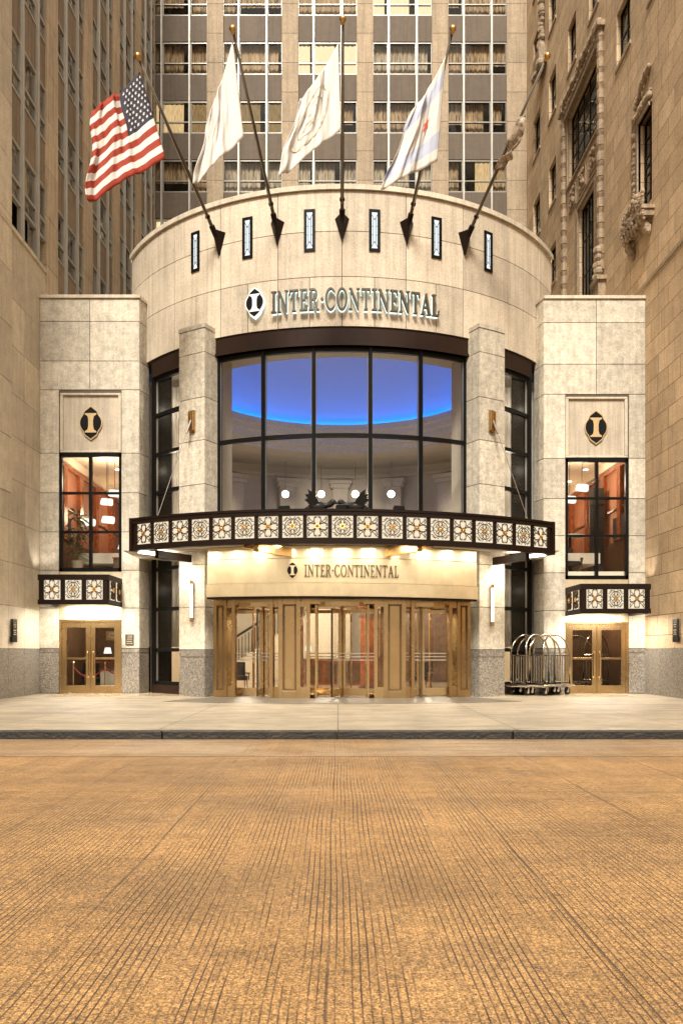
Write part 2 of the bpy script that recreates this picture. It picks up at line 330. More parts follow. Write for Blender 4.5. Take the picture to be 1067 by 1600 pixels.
# drum wall slabs
b = MB(); rows = [(10.82, 12.27, 6.7), (12.27, 13.59, 13.4), (13.59, 14.78, 13.4)]
for z0, z1, st in rows:
    edges = [-(60.3 if st < 10 else 53.6)+i*st for i in range(int((120.6 if st < 10 else 107.2)/st)+1)]; edges = [-62.3]+edges+[62.3]
    g = GAP/8.1*57.3/2
    for a, c in zip(edges[:-1], edges[1:]): b.arc(7.9, 8.1, a+g, c-g, z0+GAP/2, z1-GAP/2, max(1, int((c-a)/2)))
    for s_ in (-1, 1):
        for j in range(4): xx = DX+s_*7.17; b.box(min(xx, xx-s_*.2), max(xx, xx-s_*.2), 28.86+j*2.4, 28.86+j*2.4+2.385, z0+GAP/2, z1-GAP/2)
b.obj('drum_wall', 'drum_stone', H)
b = MB(); b.arc(7.6, 8.075, -62, 62, 10.83, 14.77, 60)
for s_ in (-1, 1): xx = DX+s_*6.9; b.box(min(xx, xx+s_*.24), max(xx, xx+s_*.24), 28.9, 39.4, 10.83, 14.77)
b.obj('drum_core', 'mortar', H)
b = MB(); b.arc(7.5, 8.17, -62.6, 62.6, 14.785, 14.93, 90)
for s_ in (-1, 1): xx = DX+s_*7.25; b.box(min(xx, xx-s_*.4), max(xx, xx-s_*.4), 28.95, 39.4, 14.785, 14.93)
b.box(DX-7.2, DX+7.2, 39.4, 39.7, 10.9, 14.92); b.obj('drum_coping', 'coping', H)
# roof and dome above the lobby
b = MB(); b.arc(.02, 6.95, -180, 180, 14.52, 14.65, 60); b.arc(8.1, 9.5, 95, 265, 12.3, 12.5, 40); b.box(-9.6, 9.8, 41.2, 44, 12.3, 12.5); b.obj('roof', 'mortar', H)
def revolve(prof, n=72, a0=0, a1=360):
    b = MB(); vs = []; fs = []
    for i in range(n+1):
        for r, z in prof: vs.append(Cy(r, a0+(a1-a0)*i/n, z))
    m = len(prof)
    for i in range(n):
        for j in range(m-1): fs.append((i*m+j, i*m+j+1, (i+1)*m+j+1, (i+1)*m+j))
    return b.add(vs, fs, .5)
prof = [(6.25*cos(R(a)), 11.62+2.75*sin(R(a))) for a in range(0, 91, 5)]
revolve(prof).obj('dome_ceiling', 'dome', H, smooth=True)
prof = [(6.25, 11.60), (6.05, 11.60), (5.92, 11.72), (5.86, 11.72), (5.86, 11.45), (5.98, 11.40), (5.98, 11.2), (6.1, 11.15), (6.1, 10.85), (6.3, 10.8), (6.3, 10.55), (7.58, 10.55)]
revolve(prof).obj('cornice', 'plaster', H)
prof = [(7.58, 10.55), (9.45, 10.50), (9.45, 10.2), (9.3, 10.15), (9.3, 10.0), (9.45, 9.95), (9.45, 4.5)]
revolve(prof, 60, 118, 242).obj('inner_wall', 'interior_cream', H)
b = MB(); b.arc(6.03, 6.10, -180, 180, 11.63, 11.70, 72); b.obj('cove_light', 'blue_neon', H)
b = MB(); b.box(-8.8, 8.9, 28.5, 41.8, 4.35, 4.7); b.box(-6.4, 6.6, 24.9, 28.5, 4.35, 4.7); b.obj('upper_floor', 'interior_cream', H)
for th in (128, 146, 163, 180, 197, 214, 232):
    b = MB(); b.rbox(8.8, 9.28, th, .75, 4.7, 9.4); b.rbox(8.72, 9.30, th, .95, 9.4, 9.6); b.rbox(8.65, 9.35, th, 1.1, 9.6, 9.8); b.obj('inner_column', 'plaster', H, bevel=.02)
for sg in (-1, 1):
    b = MB(); b.arc(6.7, 7.2, sg*31.5, sg*35, 4.7, 10.7, 2); b.arc(6.6, 6.9, sg*33, sg*52, 0, 10.7, 24); b.obj('inner_wall', 'interior_cream', H)
# curved main window
def curved_window(edges, z0, z1, trans, r=7.9, mw=.115, gl='glass'):
    f = MB(); 
    for th in edges: f.rbox(r-.09, r+.07, th, mw, z0, z1)
    for z in [z0, z1-.12]+trans: f.arc(r-.07, r+.045, edges[0], edges[-1], z, z+.115, 24)
    for th in edges[1:-1]: f.rbox(r+.07, r+.10, th, .05, z0, z1)
    fo = f.obj('window', 'black_metal', H)
    zz = [z0]+trans+[z1]
    for a, c in zip(edges[:-1], edges[1:]):
        g = MB(); g.arc(r-.02, r-.01, a, c, z0+.02, z1-.02, 1); go = g.obj('pane', gl, fo)
    # slim bright beads along the panes
    h = MB()
    for th in edges:
        for s_ in (-1, 1): h.rbox(r-.04, r+.02, th, .014, z0+.12, z1-.12, s_*(mw/2+.009))
    h.obj('glazing_bead', 'bead', fo)
    return fo
MW = [-28.2, -17.1, -6.0, 6.0, 17.1, 28.2]
curved_window(MW, 4.75, 10.28, [7.64])
b = MB(); b.arc(7.7, 8.06, -28.9, 28.9, 10.28, 10.825, 26); b.arc(7.7, 8.10, -28.9, 28.9, 10.28, 10.36, 26); b.obj('lintel', 'lintel', H)
for sg in (-1, 1):
    e = [34.6, 50.2]; e = [sg*q for q in e]; e.sort()
    f = curved_window(e, .28, 10.27, [1.35, 2.66, 3.97, 5.2, 6.46, 7.7, 8.98], mw=.13, gl='window_glass')
    b = MB(); b.arc(7.7, 8.05, e[0], e[1], 10.27, 10.825, 10); b.obj('lintel', 'lintel', H); b = MB(); b.arc(7.7, 8.05, e[0], e[1], 0, .28, 10); b.obj('threshold', 'lintel', H)
    # sheer curtain behind the slot window
    vs = []; fs = []; n = 70
    for i in range(n+1):
        x = DX+sg*(4.7+2.0*i/n); yy = 28.1+.04*sin(i*1.1)+.03*sin(i*.37); vs += [(x, yy, 1.5), (x, yy, 10.2)]
    for i in range(n): fs.append((2*i, 2*i+1, 2*i+3, 2*i+2))
    MB().add(vs, fs, .5).obj('curtain', 'sheer', f)
    b = MB(); b.rbox(7.3, 7.98, sg*50.9, .10, 0, 10.825); b.obj('side_jamb', 'black_metal', f)
    for z_, e_ in ((9.4, 14), (7.4, 9), (5.6, 5), (3.4, 4)): lamp('POINT', (DX+sg*5.45, 27.45, z_), e_, (1, .92, .8), .12)  # added fill lights that brighten the curtain, no fixtures here
# piers
PZ = [0, 1.19, 1.41, 2.68, 3.95, 5.2, 6.35, 7.66, 8.94, 10.28, 11.0]
for sg in (-1, 1):
    t0, t1 = (28.3, 35.0) if sg > 0 else (-35.0, -28.3)
    b = MB(); gb = MB(); core = MB(); core.arc(7.72, 8.57, t0+.1, t1-.1, 0, 11.0, 3)
    for i in range(len(PZ)-1):
        (gb if i < 2 else b).arc(7.7, 8.6, t0, t1, PZ[i]+GAP/2*(i > 0), PZ[i+1]-GAP/2, 3)
    b.arc(7.7, 8.62, t0-.1, t1+.1, 11.0, 11.12, 3)
    p = b.obj('pier', 'travertine', H); gb.obj('plinth', 'granite', p); core.obj('pier_core', 'mortar', p)
# wings
WY = 27.0
def wing(sg, xs, ys, px_win, panel, can):
    # xs: outer x, joint x, inner x (front face), pixel rows -> heights
    zs = [EYE+(PY0-y)*WY/FPX for y in ys]; X = [(x-PX0)*WY/FPX for x in xs]
    w0, w1 = [(x-PX0)*WY/FPX for x in px_win]; top = zs[-1]
    b = MB(); gs = [MB(), MB()]; core = MB()
    xo, xi = min(X[0], X[2]), max(X[0], X[2]); G = GAP/2
    pz0, pz1 = EYE+(PY0-panel[1])*WY/FPX, EYE+(PY0-panel[0])*WY/FPX
    for i in range(len(zs)-1):
        z0, z1 = zs[i]+G, zs[i+1]-G; low = z1 < zs[2]
        opening = z0 < pz1-.05
        cols = [(xo, w0), (w1, xi)] if opening else [(xo, X[1]), (X[1], xi)]
        for ci, (a, c) in enumerate(cols): (gs[ci] if low else b).box(a+G, c-G, WY, WY+.12, z0, z1)
        tgt = gs[1 if sg < 0 else 0] if low else b
        # chamfer slab towards the drum
        c0 = Vector((X[2], WY, 0)); c1 = Vector(((xs[3]-PX0)*27.65/FPX, 27.65, 0))
        d = (c1-c0); n_ = Vector((d.y, -d.x, 0)).normalized()*(.1 if sg < 0 else -.1)
        q = [c0+d*.02, c1, c1-n_, c0+d*.02-n_]
        tgt.hexa([v+Vector((0, 0, z0)) for v in q]+[v+Vector((0, 0, z1)) for v in q])
    for a, c, z0, z1 in ((xo, w0-.03, 0, top), (w1+.03, xi, 0, top), (w0-.03, w1+.03, pz1-.03, top)): core.box(a+.01, c-.01, WY+.02, WY+.5, z0+.01, z1-.01)
    wl = b.obj('wing_wall', 'travertine', H); [g.obj('plinth', 'granite', wl) for g in gs]; core.obj('wall_core', 'mortar', wl)
    b = MB(); c0, c1 = ((xo-.0, xi+.04) if sg < 0 else (xi-.0, xo+.0))
    b.box(xo, xi+.03 if sg < 0 else xi, WY-.05, WY+.5, top, top+.1); q0 = Vector((X[2], WY-.05, top)); q1 = Vector(((xs[3]-PX0)*27.65/FPX-sg*.05, 27.65, top))
    b.box(xo, xi, WY+.5, 41.2, top-.25, top-.05)
    b.hexa([q0, q1, q1+Vector((sg*1.0, .2, 0)), q0+Vector((sg*.5, .5, 0))]+[v+Vector((0, 0, .098)) for v in (q0, q1, q1+Vector((sg*1.0, .2, 0)), q0+Vector((sg*.5, .5, 0)))])
    b.obj('coping', 'coping', wl)
    return X, zs, w0, w1, pz0, pz1
LW = wing(-1, (62, 141, 218, 233), (1083, 1020, 1013, 950, 891, 831, 770, 708, 609, 564, 502, 466), (93, 190), (612, 707), None)
RW = wing(1, (1008, 931, 849, 834), (1083, 1020, 1013, 954, 895, 837, 779, 716, 616, 569, 504, 467), (883, 981.5), (618, 715), None)
# ------------------------------------------------------------------ emblem and letters
def ell(cx, cy, rx, ry, a0, a1, n): return [(cx+rx*cos(R(a0+(a1-a0)*i/n)), cy+ry*sin(R(a0+(a1-a0)*i/n))) for i in range(n+1)]
GL = {
 'I': (.42, [[(0,0),(.42,0),(.42,.06),(.29,.09),(.29,.91),(.42,.94),(.42,1),(0,1),(0,.94),(.13,.91),(.13,.09),(0,.06)]]),
 'T': (.78, [[(.24,0),(.54,0),(.54,.05),(.465,.08),(.465,.92),(.68,.92),(.74,.74),(.78,.74),(.76,1),(.02,1),(0,.74),(.04,.74),(.10,.92),(.315,.92),(.315,.08),(.24,.05)]]),
 'E': (.66, [[(0,0),(.62,0),(.66,.26),(.62,.26),(.54,.08),(.25,.08),(.25,.46),(.42,.46),(.46,.38),(.5,.38),(.5,.62),(.46,.62),(.42,.54),(.25,.54),(.25,.92),(.5,.92),(.58,.76),(.62,.76),(.6,1),(0,1),(0,.95),(.1,.92),(.1,.08),(0,.05)]]),
 'L': (.64, [[(0,0),(.6,0),(.64,.28),(.6,.28),(.52,.08),(.25,.08),(.25,.92),(.36,.95),(.36,1),(0,1),(0,.95),(.1,.92),(.1,.08),(0,.05)]]),
 'N': (.9, [[(0,0),(.27,0),(.27,.05),(.175,.08),(.175,.76),(.72,0),(.8,0),(.8,.92),(.9,.95),(.9,1),(.63,1),(.63,.95),(.725,.92),(.725,.30),(.22,1),(0,1),(0,.95),(.1,.92),(.1,.08),(0,.05)]]),
 'A': (.88, [[(0,0),(.26,0),(.26,.05),(.17,.08),(.25,.3),(.55,.3),(.62,.08),(.54,.05),(.54,0),(.88,0),(.88,.05),(.8,.08),(.49,1),(.40,1),(.08,.08),(0,.05)],[(.28,.38),(.40,.74),(.52,.38)]]),
 'R': (.84, [[(0,0),(.35,0),(.35,.05),(.25,.08),(.25,.46),(.34,.46),(.6,0),(.84,0),(.84,.05),(.74,.08),(.5,.48),(.63,.57),(.69,.72),(.66,.87),(.57,.96),(.42,1),(0,1),(0,.95),(.1,.92),(.1,.08),(0,.05)],[(.25,.54),(.25,.92),(.4,.92),(.5,.87),(.54,.74),(.5,.6),(.4,.54)]]),
 'O': (.92, [ell(.46,.5,.46,.52,0,345,23), ell(.46,.5,.29,.44,0,-345,23)]),
 'C': (.82, [ell(.46,.5,.46,.52,38,322,24)+[(.80,.30),(.72,.16)]+ell(.48,.5,.30,.44,310,50,20)+[(.74,.84),(.80,.70)]]),
 '-': (.26, [[(0,.5),(.13,.40),(.26,.5),(.13,.60)]]),
}
def cylmap(r, th0, z0, sc, dep):   # text laid round the drum
    return lambda u, v, w: Cy(r+w*dep, th0+(u*sc)/r*57.2958, z0+v*sc)
def letters(parent, text, r, ta, tb, z0, h, dep, zf, halo=False):
    adv = sum(GL[c][0]+.12 for c in text)-.12; sc_h = h; wscale = (R(tb-ta)*r)/(adv*h); u = 0
    for c in text:
        w, loops = GL[c]; th = ta+(u*h*wscale)/r*57.2958; loops2 = [[(x*wscale, y) for x, y in l] for l in loops]
        b = MB(); b.prism(loops2, cylmap(r, th, z0+zf(u), sc_h, 1), -.035 if halo else 0, dep); o = b.obj('letter', 'bronze_letter', parent)
        if halo:
            e = MB(); lp = [loops2[0]]; cx = w*wscale/2
            lp = [[((x-cx)*1.02+cx, (y-.5)*1.02+.48) for x, y in l] for l in loops2]
            e.prism(lp, cylmap(r-.09, th, z0+zf(u), sc_h, 1), 0, .02); e.obj('halo_light', 'halo', o)
        u += w+.12
EMB = [(0,1.0)]+[(.30,.80)]+[(.50*cos(R(a)),.64*sin(R(a))) for a in range(60,-61,-10)]+[(.30,-.80),(0,-1.0),(-.30,-.80)]+[(-.50*cos(R(a)),-.64*sin(R(a))) for a in range(60,-61,-10)]+[(-.30,.80)]
EMB = [(0,1.0),(.36,.72)]+[(.66*cos(R(a)),.66*sin(R(a))) for a in range(46,-47,-9)]+[(.36,-.72),(0,-1.0),(-.36,-.72)]+[(-.66*cos(R(a)),-.66*sin(R(a))) for a in range(46,-47,-9)]+[(-.36,.72)]
IL = [(-.36,.52),(-.36,.60),(.36,.60),(.36,.52),(.20,.42),(.15,.2),(.15,-.2),(.20,-.42),(.36,-.52),(.36,-.60),(-.36,-.60),(-.36,-.52),(-.20,-.42),(-.15,-.2),(-.15,.2),(-.20,.42)]
def emblem(parent, fn, s, icol, halo=False, dep=.05):
    k_ = lambda l, f=1.0: [(x*s*f, y*s*f) for x, y in l]
    b = MB(); b.prism([k_(EMB, 1.07), k_(EMB)[::-1]], fn, 0, dep); b.obj('rim', icol, parent)
    b = MB(); b.prism([k_(EMB, .995)], fn, .002, dep*.7); b.obj('shield', 'emblem_black', parent)
    b = MB(); b.prism([k_(IL)], fn, dep*.7+.001, dep*1.1); b.obj('monogram', icol, parent)
    if halo: b = MB(); b.prism([k_(EMB, 1.12)], lambda u, v, w: fn(u, v, w-.05), 0, .02); b.obj('halo_light', 'halo', parent)
sign = thing('hotel_sign', 'backlit bronze letters reading INTER-CONTINENTAL with an emblem on the round stone wall', 'sign', Cy(8.2, 0, 11.3))
letters(sign, 'INTER-CONTINENTAL', 8.22, -14.5, 20.3, 11.24, .63, .06, lambda u: 0, True)
def ef(r, th, z): return lambda u, v, w: Cy(r+w, th+u/r*57.2958, z+v)
emblem(sign, ef(8.2, -18.2, 11.62), .42, 'tube_light', True)
for X, cy, lab in ((141.5, 660, 'left wing'), (931.5, 667, 'right wing')):
    c = PT(X, cy, WY); W_ = LW if X < 500 else RW; w0, w1, z0, z1 = W_[2], W_[3], W_[4], W_[5]
    t = thing('emblem_plaque', 'square stone plaque with black oval monogram over the %s window' % lab.replace('left wing', 'left wing').replace('right wing', 'right wing'), 'plaque', (c.x, WY, z0), 'stone plaques with the monogram above the wing windows')
    b = MB(); b.box(w0+.02, w1-.02, WY+.1, WY+.2, z0+.02, z1-.02); b.obj('stone_panel', 'drum_stone', t)
    b = MB()
    for (a, d, e, f) in ((w0, w1, z1-.1, z1), (w0, w1, z0, z0+.07), (w0, w0+.12, z0+.07, z1-.1), (w1-.12, w1, z0+.07, z1-.1)): b.box(a+.01, d-.01, WY+.03, WY+.12, e, f)
    b.obj('moulding', 'coping', t, bevel=.02)
    emblem(t, lambda u, v, w, c=c: Vector((c.x+u, WY+.098-w, c.z+v)), .52, 'emblem_gold')
# ------------------------------------------------------------------ small leaded windows on the drum (parts of the hotel)
for th in (-33.6, -20.2, -6.7, 6.7, 20.2, 33.6):
    b = MB()
    for (w, z0, z1, off) in ((.08, 13.1, 14.16, -.125), (.08, 13.1, 14.16, .125), (.33, 14.16, 14.24, 0), (.33, 13.02, 13.10, 0)): b.rbox(8.03, 8.135, th, w, z0, z1, off)
    f = b.obj('leaded_window', 'black_metal', H)
    b = MB(); b.rbox(8.05, 8.105, th, .18, 13.1, 14.16); b.obj('pane', 'stained_lit', f)
    q = lambda u, z: Cy(8.112, th, z)+Vector((cos(R(th)), sin(R(th)), 0))*u
    b = MB()
    for s_ in (-1, 1): 
        b.tube([q(s_*.035, 13.25), q(s_*.035, 14.0)], .008, 4)
        for zz in (13.25, 14.0): b.tube([q(s_*.035, zz), q(s_*.1, zz+(.12 if zz > 13.5 else -.12))], .008, 4); b.tube([q(s_*.035, zz), q(0, zz-(.06 if zz > 13.5 else -.06))], .008, 4)
        for zz in (13.5, 13.75): b.tube([q(s_*.035, zz), q(s_*.11, zz)], .006, 4)
    b.obj('leading', 'black_metal', f)
# ------------------------------------------------------------------ brass header
zt = lambda p: -.0085*p.x
b = MB(); b.arc(8.2, 8.78, -26.8, 26.8, 3.30, 3.99, 30, zt); b.arc(8.2, 8.74, -26.8, 26.8, 3.285, 3.305, 30, zt); b.arc(8.2, 8.82, -26.9, 26.9, 2.92, 3.285, 30, zt); b.arc(8.2, 8.70, -26.8, 26.8, 3.99, 4.005, 30, zt); b.arc(8.2, 8.75, -26.8, 26.8, 4.01, 4.35, 30, zt)
hd = b.obj('entrance_header', 'brass_sheet', H)
b = MB(); b.arc(8.0, 8.815, -26.7, 26.7, 2.86, 2.915, 30, zt); b.obj('header_soffit', 'bronze', hd)
s2 = thing('doorway_sign', 'dark engraved INTER-CONTINENTAL letters and emblem on the brass band above the doors', 'sign', Cy(8.8, 0, 3.4))
letters(s2, 'INTER-CONTINENTAL', 8.785, -7.0, 10.5, 3.48, .34, .02, lambda u: -.002*u)
emblem(s2, ef(8.79, -9.2, 3.66), .23, 'brass_sheet', dep=.03)
# ------------------------------------------------------------------ pilasters and revolving doors
def pilaster(th, w, panel_w):
    b = MB(); b.rbox(8.05, 8.42, th, w, 0, 2.9)
    for s_ in (-1, 1): b.rbox(8.42, 8.46, th, (w-panel_w)/2, 0, 2.9, s_*(w+panel_w)/4)
    b.rbox(8.42, 8.46, th, panel_w, 0, .22); b.rbox(8.42, 8.46, th, panel_w, 2.72, 2.9)
    o = b.obj('pilaster', 'brass', H, bevel=.006); r_ = MB(); t = R(th); a = Vector((cos(t), sin(t), 0)); n_ = Vector((sin(t), -cos(t), 0))
    def bead(c, d):
        r_.obox(c, (a*.018+Vector((0, 0, .024)) if d else a*.024+Vector((0, 0, .018))), n_*.02, (a*-.008+Vector((0, 0, .008))))
    for s_ in (-1, 1):
        z = .27
        while z < 2.7: bead(Cy(8.445, th, z)+a*s_*(panel_w/2-.03), True); z += .055
    u = -panel_w/2+.06
    while u < panel_w/2-.04:
        for z in (.25, 2.69): bead(Cy(8.445, th, z)+a*u, False)
        u += .055
    r_.obj('rope_moulding', 'rope_dark', o)
    m = MB(); m.rbox(8.42, 8.435, th, panel_w-.14, .30, 2.64); m.obj('inset_panel', 'brass', o)
for th, w, pw in ((-10.35, .66, .40), (10.35, .66, .40), (-25.3, .46, .26), (25.3, .46, .26)): pilaster(th, w, pw)
def revolving(th, half, rc, Rr, rot):
    c = Cy(8.42-rc, th, 0); t = R(th); a = Vector((cos(t), sin(t), 0)); n_ = Vector((sin(t), -cos(t), 0)); Z = Vector((0, 0, 1))
    L = lambda u, w, z: c+a*u+n_*w+Z*z
    b = MB(); 
    for s_ in (-1, 1):
        b.obox(L(s_*(half-.2), rc-.05, 1.45), a*.05, n_*.07, Z*1.45)
        b.obox(L(s_*(half-.08), rc-.08, .17), a*.12, n_*.03, Z*.16); b.obox(L(s_*(half-.08), rc-.08, 2.72), a*.12, n_*.03, Z*.08)
    b.obox(L(0, rc-.12, 2.80), a*half, n_*.1, Z*.08)
    b.tube([L(0, 0, 0), L(0, 0, 2.75)], .045, 8)
    # ceiling drum
    vs = [L(Rr*cos(2*pi*i/28), Rr*sin(2*pi*i/28), z) for z in (2.66, 2.78) for i in range(28)]; fs = [tuple(range(28)), tuple(range(28, 56))]+[(i, (i+1) % 28, 28+(i+1) % 28, 28+i) for i in range(28)]
    b.add(vs, fs); d = b.obj('revolving_door', 'brass', H)
    for s_ in (-1, 1):
        g = MB(); fr = MB()
        ps = [(s_*Rr*sin(R(q)), Rr*cos(R(q))) for q in range(42, 139, 12)]
        for (u0, w0), (u1, w1) in zip(ps[:-1], ps[1:]): g.add([L(u0, w0, .14), L(u1, w1, .14), L(u1, w1, 2.66), L(u0, w0, 2.66)], [(0, 1, 2, 3)])
        fr.tube([L(u, w, .08) for u, w in ps], .07, 6); fr.tube([L(u, w, 2.62) for u, w in ps], .04, 6)
        fr.obox(L(*ps[0], 1.35), a*.025, n_*.04, Z*1.35); fr.obox(L(*ps[-1], 1.35), a*.025, n_*.04, Z*1.35)
        g.obj('curved_glass', 'glass', d); fr.obj('enclosure_frame', 'brass', d)
        g = MB(); g.obox(L(s_*(half-.08), rc-.08, 1.5), a*.115, n_*.004, Z*1.14); g.obj('side_glass', 'glass', d)
    for q in range(4):
        q = R(rot+q*90); e = a*sin(q)+n_*cos(q); f_ = a*cos(q)-n_*sin(q); m = MB(); Rl = Rr-.04; O = c
        for x0, x1, z0, z1 in ((.05, .11, .05, 2.6), (Rl-.07, Rl, .05, 2.6), (.11, Rl-.07, .05, .26), (.11, Rl-.07, 2.5, 2.6)): m.obox(O+e*(x0+x1)/2+Z*(z0+z1)/2, e*(x1-x0)/2, f_*.022, Z*(z1-z0)/2)
        lf = m.obj('door_leaf', 'brass', d)
        m = MB(); m.obox(O+e*(Rl+.015)+Z*1.32, e*.016, f_*.014, Z*1.27); m.obj('brush_seal', 'black_metal', lf) if False else m.obj('brush_seal', 'black_metal', d)
        m = MB()
        for z in (1.10, 1.20, 1.30): m.obox(O+e*Rl/2+f_*.04+Z*z, e*(Rl/2-.06), f_*.012, Z*.014); m.obox(O+e*Rl/2-f_*.04+Z*z, e*(Rl/2-.06), f_*.012, Z*.014)
        m.obj('push_bar', 'chrome', d)
        m = MB(); m.obox(O+e*Rl/2+Z*1.38, e*(Rl/2-.09), f_*.004, Z*1.12); m.obj('leaf_glass', 'glass', d)
revolving(0, 1.17, .95, 1.12, -16); revolving(-18.1, .80, .80, .92, 12); revolving(18.1, .80, .80, .92, -22)
# ------------------------------------------------------------------ scrollwork grilles
def arcp(cx, cy, r, a0, a1, n=8): return [(cx+r*cos(R(a0+(a1-a0)*i/n)), cy+r*sin(R(a0+(a1-a0)*i/n))) for i in range(n+1)]
def grille_mesh(kind):
    b = MB(); h = .5; T = lambda pts, r=.017: b.tube([(x, 0, y) for x, y in pts], r*1.3, 4)
    for sx in (-1, 1):
        for sy in (-1, 1):
            F = lambda pts: [(sx*x, sy*y) for x, y in pts]
            if kind == 0:
                T(F([(0, 0), (.12, .16), (.16, .30), (.12, .42), (.03, .46)])); T(F([(0, 0), (.16, .12), (.30, .16), (.42, .12), (.46, .03)]))
                T(F(arcp(.31, .31, .13, 200, 430, 10)), .014); T(F([(.1, .1), (.25, .25), (.40, .40), (.47, .47)]), .012); T(F(arcp(.10, .40, .055, -60, 200, 7)), .012); T(F(arcp(.40, .10, .055, 150, -110, 7)), .012)
                T(F(arcp(.40, .33, .05, 0, 270, 6)), .012)
            else:
                T(F(arcp(0, 0, .36, 0, 90, 10)), .016); T(F(arcp(.25, .25, .16, 30, 240, 10)), .013); T(F(arcp(.46, .46, .2, 180, 270, 6)), .014); T(F([(0, .08), (.10, .2), (.02, .33), (.14, .47)]), .013); T(F([(.08, 0), (.2, .10), (.33, .02), (.47, .14)]), .013); T(F(arcp(.13, .13, .09, -30, 180, 7)), .012)
    if kind: T(arcp(0, 0, .12, 0, 360, 12), .014)
    return b.mesh('scrollwork', 'scroll_metal')
def rosette_mesh():
    b = MB(); b.ball((0, -.02, 0), .06, .035, .06)
    for i in range(8): a = i*pi/4; b.ball((.1*cos(a), -.012, .1*sin(a)), .042, .02, .042, 6, 4)
    return b.mesh('rosette', 'gold')
GM = [grille_mesh(0), grille_mesh(1)]; RM = rosette_mesh()
PAN = MB().box(-.5, .5, 0, .03, -.5, .5).mesh('lit_panel', 'lit_panel')
from mathutils import Matrix
def panel(parent, c, ax, out, w, h, i):   # ax: horizontal dir, out: outward
    ax = Vector(ax).normalized(); out = Vector(out).normalized()
    m = Matrix.Identity(4); m.col[0][:3] = ax*w; m.col[1][:3] = -out; m.col[2][:3] = (0, 0, h); m.translation = Vector(c)
    def mk(nm, me, par, mat):
        o = bpy.data.objects.new(nm, me); COL.objects.link(o); o.parent = par; o.matrix_world = mat
        return o
    base = Matrix.Translation(-Vector(parent.location)) if False else Matrix.Identity(4)
    p = bpy.data.objects.new('grille_panel', PAN); COL.objects.link(p); p.parent = parent
    p.matrix_basis = Matrix.Translation(-parent.location) @ m
    for nm, me in (('scrollwork', GM[i % 2]), ('rosette', RM)):
        q = bpy.data.objects.new(nm, me); COL.objects.link(q); q.parent = p; q.location = (0, -.03, 0)
    return p
# main canopy
CT = thing('entrance_canopy', 'wide curved dark bronze canopy over the doors with a row of lit scrollwork panels', 'canopy', Cy(10.3, 0, 4.2))
TH = 36.0; CZ0, CZ1 = 4.21, 5.12
b = MB(); b.arc(10.16, 10.22, -TH, TH, CZ0+.02, CZ1-.02, 36, zt)
b.arc(10.12, 10.34, -TH, TH, CZ1-.16, CZ1, 36, zt); b.arc(10.10, 10.36, -TH, TH, CZ1-.05, CZ1+.012, 36, zt)
b.arc(10.12, 10.32, -TH, TH, CZ0, CZ0+.15, 36, zt)
N = 19; st = 2*(TH-.9)/N
for i in range(N+1):
    th = -TH+.9+i*st; z_ = zt(Cy(10.3, th, 0)); b.rbox(10.2, 10.315, th, .105, CZ0+.14+z_, CZ1-.15+z_)
for s_ in (-1, 1): z_ = zt(Cy(10.2, s_*TH, 0)); b.rbox(10.1, 10.36, s_*TH, .1, CZ0-.02+z_, CZ1+.02+z_)
for s_ in (-1, 1): z_ = zt(Cy(10.2, s_*TH, 0)); b.rbox(8.7, 10.2, s_*TH, .08, CZ0+z_, CZ1+z_)
b.obj('fascia', 'bronze', CT)
for i in range(N):
    th = -TH+.9+(i+.5)*st; t = R(th); c = Cy(10.27, th, (CZ0+CZ1)/2); c.z += zt(c)
    panel(CT, c, (cos(t), sin(t), 0), (sin(t), -cos(t), 0), .575, .57, i)
b = MB(); b.arc(8.0, 10.2, -TH, TH, CZ1-.12, CZ1-.04, 36, zt); b.obj('roof', 'bronze', CT)
b = MB(); b.arc(8.0, 10.15, -TH, TH, CZ0+.16, CZ0+.20, 36, zt); b.obj('soffit', 'plaster', CT)
for s_ in (-1, 1):
    b = MB(); A_ = Vector((s_*2.2, 22.55, 4.17)); B_ = Vector((s_*1.32, 24.0, 4.17)); b.bar(A_, B_, .16, .24); b.bar(A_+Vector((s_*.35, 0, .05)), B_+Vector((s_*.3, 0, .05)), .05, .14); b.obj('beam', 'brass', CT)
    b = MB(); z_ = zt(Cy(9, s_*30, 0))
    q = [Cy(10.05, s_*35.2, 4.2+z_), Cy(8.85, s_*35.2, 4.2+z_)]; b.bar(q[0], q[1], .30, .05); b.obj('light_box', 'lamp_white', CT)
    b = MB(); b.rbox(8.7, 10.1, s_*31.5, .14, 3.98+z_, 4.2+z_); b.obj('beam', 'bronze', CT)
for th in (-27.5, -22, -16.5, -11, -5.5, 0, 5.5, 11, 16.5, 22, 27.5):
    l = lamp('AREA', Cy(9.3, th, 4.3), 15, (1, .88, .68), .3, .2, (0, 0, R(th)))
for s_ in (-1, 1): lamp('AREA', Cy(9.4, s_*33, 4.1), 34, (1, .92, .78), 1.2, .3, (0, 0, R(90+s_*33)))
